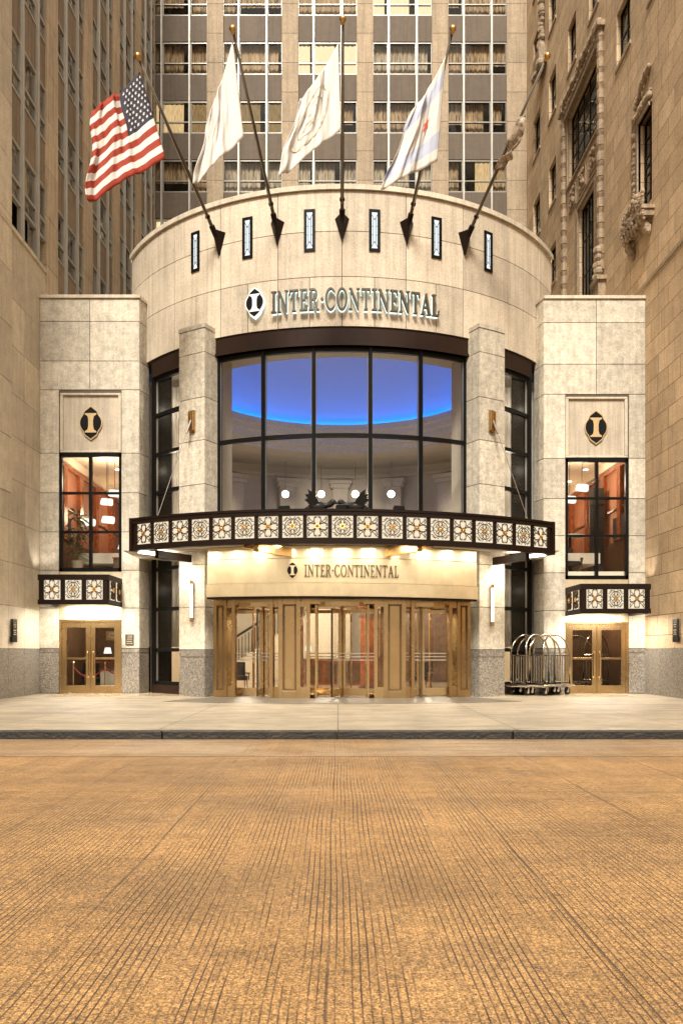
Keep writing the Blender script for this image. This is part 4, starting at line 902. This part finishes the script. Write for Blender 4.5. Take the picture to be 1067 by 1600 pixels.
moulding(b, y0-.15, y1+.15, z0, z1, .18, .16, 'T'); moulding(b, y0, y1, z0, z1+.1, .10, .08)
for yy in (31.35, 36.4):          # twisted columns running down both sides
    zz = 15.6 if yy < 33 else 13.2
    while zz < 24.6:
        r_ = .15; b.tube([(XR-.08, yy, zz+.02), (XR-.08, yy, zz+.36)], r_, 8); b.tube([(XR-.08, yy, zz+.37), (XR-.08, yy, zz+.55)], r_*.8, 8, r_*1.25); zz += .58
    b.box(XR-.3, XR, yy-.28, yy+.28, 24.6, 24.8)
b.box(XR-.28, XR-.001, 31.0, 31.7, 14.0, 15.1); b.box(XR-.36, XR-.001, 30.9, 31.8, 15.1, 15.25); b.box(XR-.18, XR-.001, 31.1, 31.6, 13.6, 13.99)
lumps(b, [(XR-.2, 31.35, 15.3), (XR-.2, 31.35, 16.3)], .17, 12)
lumps(b, [(XR-.15, 31.3, 24.9), (XR-.15, 36.4, 24.9)], .16, 46); lumps(b, [(XR-.12, 31.5, 24.55), (XR-.12, 36.3, 24.55)], .10, 60)
lumps(b, [(XR-.1, 36.0, 24.6), (XR-.1, 33.9, 25.3), (XR-.1, 31.8, 24.7)], .12, 40)
for yc in (32.5, 33.9, 35.3):     # carved spandrel panels
    moulding(b, yc-.42, yc+.42, 20.05, 20.85, .06, .05); lumps(b, [(XR-.02, yc-.25, 20.2), (XR-.02, yc+.25, 20.7), (XR-.02, yc-.2, 20.75), (XR-.02, yc+.2, 20.2)], .10, 18)
y0, y1, z0, z1 = LOW; moulding(b, y0, y1, z0, z1, .12, .06, 'LRT'); moulding(b, y0-.3, y1+.3, z0, z1+.3, .08, .04, 'LRT')
b.obj('carved_surround', 'ornament', TR_)
b = MB(); y0, y1, z0, z1 = ORN
moulding(b, y0, y1, z0, z1, .5, .05, 'RT'); moulding(b, y0, y1, z0, z1, .12, .10, 'RT'); moulding(b, y0, y1+.46, z0, z1+.46, .1, .09, 'RT')
lumps(b, [(XR-.06, y1+.30, z0), (XR-.06, y1+.30, z1+.2)], .085, 44); lumps(b, [(XR-.08, y1+.3, z1+.28), (XR-.08, y0, z1+.32)], .11, 30); lumps(b, [(XR-.08, y1+.2, z1+.65), (XR-.1, (y0+y1)/2, z1+1.1), (XR-.08, y0, z1+1.25)], .10, 22)
b.box(XR-.42, XR-.001, y0-.25, y1+.75, z0-.42, z0-.30); b.box(XR-.34, XR-.001, y0-.2, y1+.7, z0-.62, z0-.425)
for i in range(8): yy = y0-.15+i*.25; lumps(b, [(XR-.36, yy, z0-.22), (XR-.36, yy, z0+.18)], .085, 6); lumps(b, [(XR-.36, yy, z0-.5), (XR-.3, yy, z0-.7)], .08, 4)
lumps(b, [(XR-.2, y0+.1, z0-.75), (XR-.1, y0+.1, z0-1.05)], .15, 7); lumps(b, [(XR-.2, y1+.5, z0-.75), (XR-.1, y1+.5, z0-1.05)], .15, 7)
b.obj('carved_surround', 'ornament', TR_)
b = MB(); lumps(b, [(XR-.12, 40.3, 30.2), (XR-.12, 40.3, 34.0)], .2, 34); b.box(XR-.4, XR-.001, 39.7, 40.9, 29.3, 30.0); lumps(b, [(XR-.3, 39.8, 29.2), (XR-.3, 40.8, 29.2)], .2, 8); b.obj('carved_surround', 'ornament', TR_)
b = MB(); b.box(XR-.04, XR-.001, 16, 30.9, 13.1, 13.22); b.box(XR-.07, XR-.001, 16, 44, 15.0, 15.1) if False else None; b.obj('string_course', 'pier_stone', TR_)
# ------------------------------------------------------------------ lobby behind the doors
b = MB(); b.box(-8.8, 8.9, 25.2, 41.5, .003, .012); b.obj('lobby_floor', 'floor_marble', H)
b = MB(); b.box(-8.7, 8.8, 39.5, 39.7, .02, 4.3); b.box(-6.3, -6.2, 28.2, 39.5, .02, 4.3); b.box(6.5, 6.6, 28.2, 39.5, .02, 4.3); b.obj('lobby_wall', 'interior_cream', H)
for x, y in ((0, 28), (-3.5, 29), (3.6, 29), (0, 33), (-3.5, 35), (3.5, 35)): lamp('POINT', (x, y, 3.7), 170, (1, .86, .66), .25)
# upper lobby lamps
for x, py in ((446, 772), (502, 772), (555, 772), (611, 772)):
    p = PT(x, py, 35.5); lb = thing('pendant_lamp', '%s bright round lamp hanging in the upper lobby window' % {446: 'leftmost', 502: 'second', 555: 'third', 611: 'rightmost'}[x], 'lamp', p, 'lamps in the upper lobby')
    b = MB(); b.ball(p, .15, n=12, m=8); b.obj('globe', 'lamp_white', lb, smooth=True); b = MB(); b.tube([p+Vector((0, 0, .1)), p+Vector((0, 0, 3.2 if False else 1.4))], .012, 5); b.tube([p+Vector((0, 0, .08)), p+Vector((0, 0, .16))], .05, 8, .03); b.obj('stem', 'brass', lb)
    lamp('POINT', p-Vector((0, .25, 0)), 26, (1, .85, .62), .1)
for x in (-3.6, 0, 3.6): lamp('SPOT', (x, 33.0, 7.6), 750, (1, .88, .70), .2, rot=(R(79), 0, R(-x*9)), spot=62)  # added spots brightening the back wall, apart from the hanging lamps
# wooden column, desk, stairs, plant, chairs
def wood_column(x, y, r, lab):
    t = thing('wood_column', lab, 'column', (x, y, 0)); b = MB(); b.tube([(x, y, .15), (x, y, 2.55)], r, 24); b.obj('shaft', 'wood', t, smooth=False); b = MB(); b.tube([(x, y, .012), (x, y, .15)], r+.04, 24); b.tube([(x, y, 2.55), (x, y, 2.68)], r+.05, 24); b.obj('capital', 'wood_dark', t)
wood_column(1.25, 29.6, .48, 'round polished red wood column just inside the middle revolving door')
b = MB(); t = thing('reception_desk', 'long red wood reception desk at the back of the lobby', 'desk', (0, 34, 0)); b.box(-2.2, 2.6, 33.6, 34.3, .03, 1.0); b.obj('front', 'wood', t); b = MB(); b.box(-2.3, 2.7, 33.5, 34.4, 1.0, 1.07); b.obj('counter', 'wood_dark', t)
b = MB()
for i in range(6): b.box(-2.1+i*.8, -1.42+i*.8, 33.57, 33.599, .12, .9)
b.obj('panelling', 'wood_dark', t)
t = thing('staircase', 'pale curving lobby staircase with dark iron balusters behind the left doors', 'stairs', (-2.5, 36, 0))
b = MB()
for i in range(22): b.box(-5.6+.28*i, -5.6+.28*(i+1), 36, 38.2, .013, .19*(i+1))
b.obj('steps', 'plaster', t); b = MB(); b.tube([(-5.6, 35.95, 1.2), (.5, 35.95, 5.2-.13)], .05, 6)
for i in range(44): x = -5.5+.14*i; z = .19*(x+5.6)/.28; b.tube([(x, 35.95, z+.05), (x, 35.95, z+.98)], .018, 4)
b.obj('railing', 'black_metal', t)
b = MB(); b.box(2.7, 6.4, 37.0, 37.2, .03, 3.2)
for i in range(5): b.box(2.8+i*.72, 3.4+i*.72, 36.96, 36.999, .3, 2.9)
tag(b.obj('wood_screen', 'wood_dark'), 'panelled red wood wall screen behind the right doors', 'screen')
def plant(x, y, z0, h, lab, seed, n=90, pot=.22, palm=False):
    random.seed(seed); t = thing('potted_plant', lab, 'plant', (x, y, z0)); b = MB(); b.tube([(x, y, z0), (x, y, z0+.4)], pot*.75, 12, pot); b.obj('pot', 'pot', t); b = MB(); b.tube([(x, y, z0+.3), (x+.03, y, z0+h*.7)], .03, 6, .02); b.obj('stem', 'wood_dark', t); b = MB()
    for i in range(n):
        a = random.uniform(0, 2*pi); zz = z0+.5+(h-.6)*random.random(); L_ = random.uniform(.2, .45)*(1.6 if palm else 1); el = random.uniform(-.5, .7); o = Vector((x+.08*cos(a), y+.08*sin(a), zz)); d = Vector((cos(a)*cos(el), sin(a)*cos(el), sin(el))); s_ = d.cross(Vector((0, 0, 1))).normalized()*L_*(.13 if not palm else .06)
        b.add([o, o+d*L_*.5+s_, o+d*L_+Vector((0, 0, -.12)), o+d*L_*.5-s_], [(0, 1, 2, 3)])
    b.obj('leaves', 'leaf', t)
plant(-8.75, 28.2, 4.0, 2.2, 'leafy green plant in a pale pot behind the left upper window', 3, 120)
plant(4.6, 28.8, .012, 2.9, 'tall palm standing inside the right revolving door', 4, 120, palm=True)
plant(-5.0, 30.5, .012, 2.0, 'green potted plant inside the left revolving door', 5)
def armchair(x, y, z, rz, lab):
    t = thing('armchair', lab, 'chair', (x, y, z)); c, s_ = cos(rz), sin(rz); T_ = lambda u, v, w: Vector((x+u*c-v*s_, y+u*s_+v*c, z+w)); X_, Y_, Z_ = Vector((c, s_, 0)), Vector((-s_, c, 0)), Vector((0, 0, 1))
    b = MB(); b.obox(T_(0, 0, .38), X_*.27, Y_*.27, Z_*.08); b.obj('seat', 'black_fabric', t, bevel=.03); b = MB(); b.obox(T_(0, .27, .68), X_*.28, Y_*.05, Z_*.28); b.obj('backrest', 'black_fabric', t, bevel=.04)
    for q in (-1, 1):
        b = MB(); b.obox(T_(q*.31, 0, .55), X_*.035, Y_*.27, Z_*.03); b.obox(T_(q*.31, -.22, .42), X_*.02, Y_*.02, Z_*.12); b.obj('armrest', 'wood_dark', t)
        for v in (-1, 1): b = MB(); b.tube([T_(q*.24, v*.23, .32), T_(q*.26, v*.25, 0)], .024, 6, .016); b.obj('leg', 'wood_dark', t)
armchair(-8.35, 28.6, .006, .5, 'black armchair inside the left pane of the left side doors'); armchair(-7.4, 29.0, .006, -.4, 'black armchair inside the right pane of the left side doors')
armchair(-3.6, 30.6, .012, .3, 'black armchair in the lobby behind the left revolving door'); armchair(3.1, 30.8, .012, -.5, 'black armchair in the lobby behind the right revolving door')
armchair(7.9, 28.6, 3.96, .3, 'dark chair by the right upper window')
# rope barrier behind left doors
t = thing('rope_barrier', 'brass posts with a sagging dark red rope just inside the left side doors', 'rope barrier', (-7.9, 27.8, 0))
for x in (-8.75, -7.7, -7.05):
    b = MB(); b.tube([(x, 27.75, .01), (x, 27.75, .95)], .025, 8); b.tube([(x, 27.75, .006), (x, 27.75, .03)], .14, 12); b.ball((x, 27.75, .98), .04); b.obj('post', 'brass_polished', t)
b = MB()
for a, c in ((-8.75, -7.7), (-7.7, -7.05)): b.tube([(a+(c-a)*i/10, 27.75, .85-.35*sin(pi*i/10)*(c-a)) for i in range(11)], .022, 6)
b.obj('rope', 'red_rope', t)
# pictures and lamps in the side rooms
for x, z, w, h, y, lab in ((-8.6, 1.95, .45, .35, 31.97, 'small framed picture on the dark wall left of the side room'), (-7.6, 1.95, .5, .4, 31.97, 'small framed picture right of it on the dark side room wall'), (8.2, 1.9, .5, .6, 31.97, 'framed picture on the dark wall of the right side room')):
    t = thing('framed_picture', lab, 'picture', (x, y, z)); b = MB(); b.box(x-w/2, x+w/2, y-.03, y, z-h/2, z+h/2); b.obj('frame', 'gold', t); b = MB(); b.box(x-w/2+.05, x+w/2-.05, y-.04, y-.031, z-h/2+.05, z+h/2-.05); b.obj('image', 'picture', t)
def table_lamp(x, y, z, lab):
    t = thing('table_lamp', lab, 'lamp', (x, y, z)); b = MB(); b.tube([(x, y, z), (x, y, z+.04)], .1, 10); b.tube([(x, y, z+.04), (x, y, z+.32)], .02, 6); b.obj('base', 'brass_polished', t); b = MB(); b.tube([(x, y, z+.3), (x, y, z+.52)], .15, 12, .10); b.obj('lamp_shade', 'tube_light', t)
table_lamp(-7.35, 28.6, 4.55, 'lit lamp on a small table in the left upper window'); table_lamp(8.75, 28.5, 5.9, 'lit lamp high on the stand in the right upper window') if False else None; table_lamp(-8.5, 31.0, .98, 'small lit lamp on the cabinet in the left side room'); table_lamp(1.9, 33.8, 1.07, 'lit lamp on the right half of the reception desk'); table_lamp(-1.2, 33.8, 1.07, 'lit lamp on the left half of the reception desk')
for x0, x1, y0, y1, z0, z1, m_, lab in ((-7.6, -7.1, 28.4, 28.8, 3.96, 4.55, 'wood_dark', 'small dark table under the lit lamp in the left upper window'), (-9.2, -7.0, 30.8, 31.4, .006, .98, 'wood_dark', 'dark cabinet along the back of the left side room'), (-7.95, -6.95, 28.1, 28.6, .006, .75, 'interior_cream', 'low pale counter inside the right pane of the left side doors')):
    t = thing('cabinet', lab, 'cabinet', ((x0+x1)/2, y0, z0)); b = MB(); b.box(x0, x1, y0, y1, z0, z1-.04); b.obj('body', m_, t); b = MB(); b.box(x0-.03, x1+.03, y0-.03, y1+.03, z1-.04, z1); b.obj('top', 'wood', t)
# right upper room furnishings: dark screen and orange column
b = MB(); b.box(9.0, 9.5, 30, 30.1, 3.96, 7.2)
for z in (4.8, 5.7, 6.6): b.box(9.03, 9.47, 29.96, 29.999, z, z+.05)
tag(b.obj('folding_screen', 'grey_box'), 'dark folding screen behind the right upper window', 'screen')
t = thing('dining_table', 'round table with white cloth behind the right upper window', 'table', (8.1, 29.3, 3.96)); b = MB(); b.tube([(8.1, 29.3, 5.35), (8.1, 29.3, 5.40)], .55, 20); b.obj('tabletop', 'plaster', t); b = MB(); b.tube([(8.1, 29.3, 3.96), (8.1, 29.3, 5.35)], .05, 8); b.obj('leg', 'black_metal', t)
for i, (x, y, z, lab) in enumerate(((8.25, 28.4, 6.9, 'white blown glass pendant in the right upper window'), (-7.6, 28.6, 6.75, 'white pendant shape standing in for a reflection at the right side of the left upper window'), (-8.1, 29.4, 6.6, 'white pendant shape standing in for a reflection in the middle of the left upper window'), (-8.45, 28.5, 5.75, 'lowest left white pendant shape standing in for a reflection in the left upper window'), (-7.75, 28.3, 5.8, 'lowest right white pendant shape standing in for a reflection in the left upper window'), (7.75, 28.1, 6.45, 'lower left white glass pendant of the right upper window'))):
    t = thing('pendant_shape', lab, 'lamp', (x, y, z), 'pendant shapes in the wing rooms'); b = MB(); b.tube([(x, y, z+.2), (x, y, 8.14)], .008, 4); b.obj('cord', 'black_metal', t)  # those in the left window are added in place of white reflections
    b = MB(); b.hexa([(x-.22, y-.12, z-.11), (x+.20, y-.12, z-.15), (x+.2, y+.12, z-.13), (x-.22, y+.12, z-.09), (x-.18, y-.1, z+.13), (x+.22, y-.1, z+.1), (x+.22, y+.1, z+.11), (x-.16, y+.1, z+.13)]); b.obj('lamp_shade', 'tube_light', t, bevel=.05)
# ------------------------------------------------------------------ bronze birds and lamps on the canopy
def bird(x, sg, lab):
    t = thing('bird_statue', lab, 'statue', (x, 22.9, CZ1), 'bronze birds on the canopy'); s_ = sg
    b = MB(); P_ = lambda u, w, z: (x+s_*u, 22.9+w, CZ1-.02+z)
    b.tube([P_(-.42, 0, .05), P_(-.22, 0, .20), P_(0, 0, .26), P_(.2, 0, .24), P_(.36, 0, .30)], .08, 8); b.ball(P_(-.02, 0, .2), .24, .14, .15); b.ball(P_(.38, 0, .33), .10, .08, .08)
    b.tube([P_(.42, 0, .33), P_(.56, 0, .28)], .045, 6, .008); b.tube([P_(-.1, .03, .0), P_(-.1, .03, .2)], .04, 6); b.tube([P_(.1, -.03, .0), P_(.1, -.03, .2)], .04, 6)
    b.obj('body', 'statue_bronze', t, smooth=True)
    wo_ = [(0, 0), (-.10, .20), (-.24, .42), (-.40, .52), (-.36, .37), (-.48, .36), (-.40, .25), (-.50, .20), (-.40, .12), (-.30, -.02), (-.12, -.08)]
    for w in (-1, 1):
        b = MB(); b.prism([wo_], lambda u, v, d, w=w: (x+s_*(u*.9+.06), 22.9+w*(.06+d+.35*max(0, v)), CZ1-.02+.2+v*.85), 0, .035); b.obj('wing', 'statue_bronze', t)
bird(-.52, 1, 'dark bronze bird with raised wings on the canopy, left of the pair'); bird(.46, -1, 'dark bronze bird with raised wings on the canopy, right of the pair')
for x, y, w in ((-1.45, 22.75, 'left of the bronze birds'), (.09, 22.6, 'between the bronze birds'), (1.65, 22.75, 'right of the bronze birds')):
    t = thing('floodlight', 'small black floodlight box on the canopy %s' % w, 'floodlight', (x, y, CZ1), 'floodlights on top of the canopy'); b = MB(); b.box(x-.14, x+.14, y-.08, y+.08, CZ1+.06, CZ1+.19); b.obj('housing', 'black_metal', t, bevel=.015); b = MB(); b.box(x-.16, x-.145, y-.03, y+.03, CZ1-.03, CZ1+.15); b.box(x+.145, x+.16, y-.03, y+.03, CZ1-.03, CZ1+.15); b.obj('yoke', 'black_metal', t)
# ------------------------------------------------------------------ luggage carts
def cart():
    t = thing('luggage_cart', 'brass birdcage luggage cart', 'luggage cart', (0, 0, 0), 'birdcage luggage carts beside the right side doors')
    L_, Wd = .66, .30; b = MB(); b.box(-L_, L_, -Wd, Wd, .24, .30); b.obj('platform', 'black_metal', t, bevel=.02); b = MB(); b.tube([(-L_-.02, -Wd-.02, .27), (L_+.02, -Wd-.02, .27), (L_+.02, Wd+.02, .27), (-L_-.02, Wd+.02, .27)], .03, 6, closed=True); b.obj('bumper', 'chrome', t)
    for sx in (-1, 1):
        for sy in (-1, 1):
            x, y = sx*.5, sy*.22; b = MB(); b.tube([(x, y-.025, .11), (x, y+.025, .11)], .105, 14); w = b.obj('wheel', 'rubber', t); b2 = MB(); b2.tube([(x, y-.03, .11), (x, y+.03, .11)], .05, 10); b2.box(x-.03, x+.03, y-.045, y-.035, .1, .24); b2.box(x-.03, x+.03, y+.035, y+.045, .1, .24); b2.obj('caster_fork', 'chrome', w)
    for sy in (-1, 1):
        pts = [(-.58, sy*.24, .3), (-.58, sy*.24, 1.15)]+[(-.58*cos(R(a)), sy*.24*(1-.35*sin(R(a))), 1.15+.5*sin(R(a))) for a in range(12, 169, 12)]+[(.58, sy*.24, 1.15), (.58, sy*.24, .3)]
        b = MB(); b.tube(pts, .022, 8); b.obj('hoop', 'cart_metal', t, smooth=True)
    for sx in (-1, 1):
        b = MB(); b.tube([(sx*.58, -.24, 1.08), (sx*.58, .24, 1.08)], .018, 6); b.tube([(sx*.58, -.24, .34), (sx*.58, .24, .34)], .015, 6)
        for i in range(-2, 3): b.tube([(sx*.58, i*.08, .34), (sx*.58, i*.08, 1.08)], .012, 6)
        b.obj('end_rails', 'cart_metal', t)
    b = MB(); b.tube([(-.3, 0, 1.62), (.3, 0, 1.62)], .018, 6); b.obj('hanging_bar', 'cart_metal', t); return t
c1 = cart(); 
def copy_tree(o, par=None):
    c = o.copy(); COL.objects.link(c)
    if par: c.parent = par
    for ch in list(o.children): copy_tree(ch, c)
    return c
c2 = copy_tree(c1); c3 = copy_tree(c1); c4 = copy_tree(c1); c5 = copy_tree(c1)  # last two copies go behind the door glass in place of cart reflections
for c_, loc, rz, lab in ((c1, (6.55, 26.0, .002), R(40), 'birdcage luggage cart standing in front of the other two'), (c2, (6.35, 26.55, .002), R(32), 'birdcage luggage cart nearest the glass slot window'), (c3, (5.98, 26.15, .002), R(46), 'birdcage luggage cart on the left end of the row'), (c4, (7.95, 28.5, .006), R(20), 'birdcage luggage cart standing in for a reflection in the left pane of the right side doors'), (c5, (8.95, 29.1, .006), R(60), 'birdcage luggage cart standing in for a reflection in the right pane of the right side doors')):
    c_.location = loc; c_.scale = (1.14, 1.14, 1.14); c_.rotation_euler = (0, 0, rz); c_['label'] = lab
bpy.context.view_layer.update()
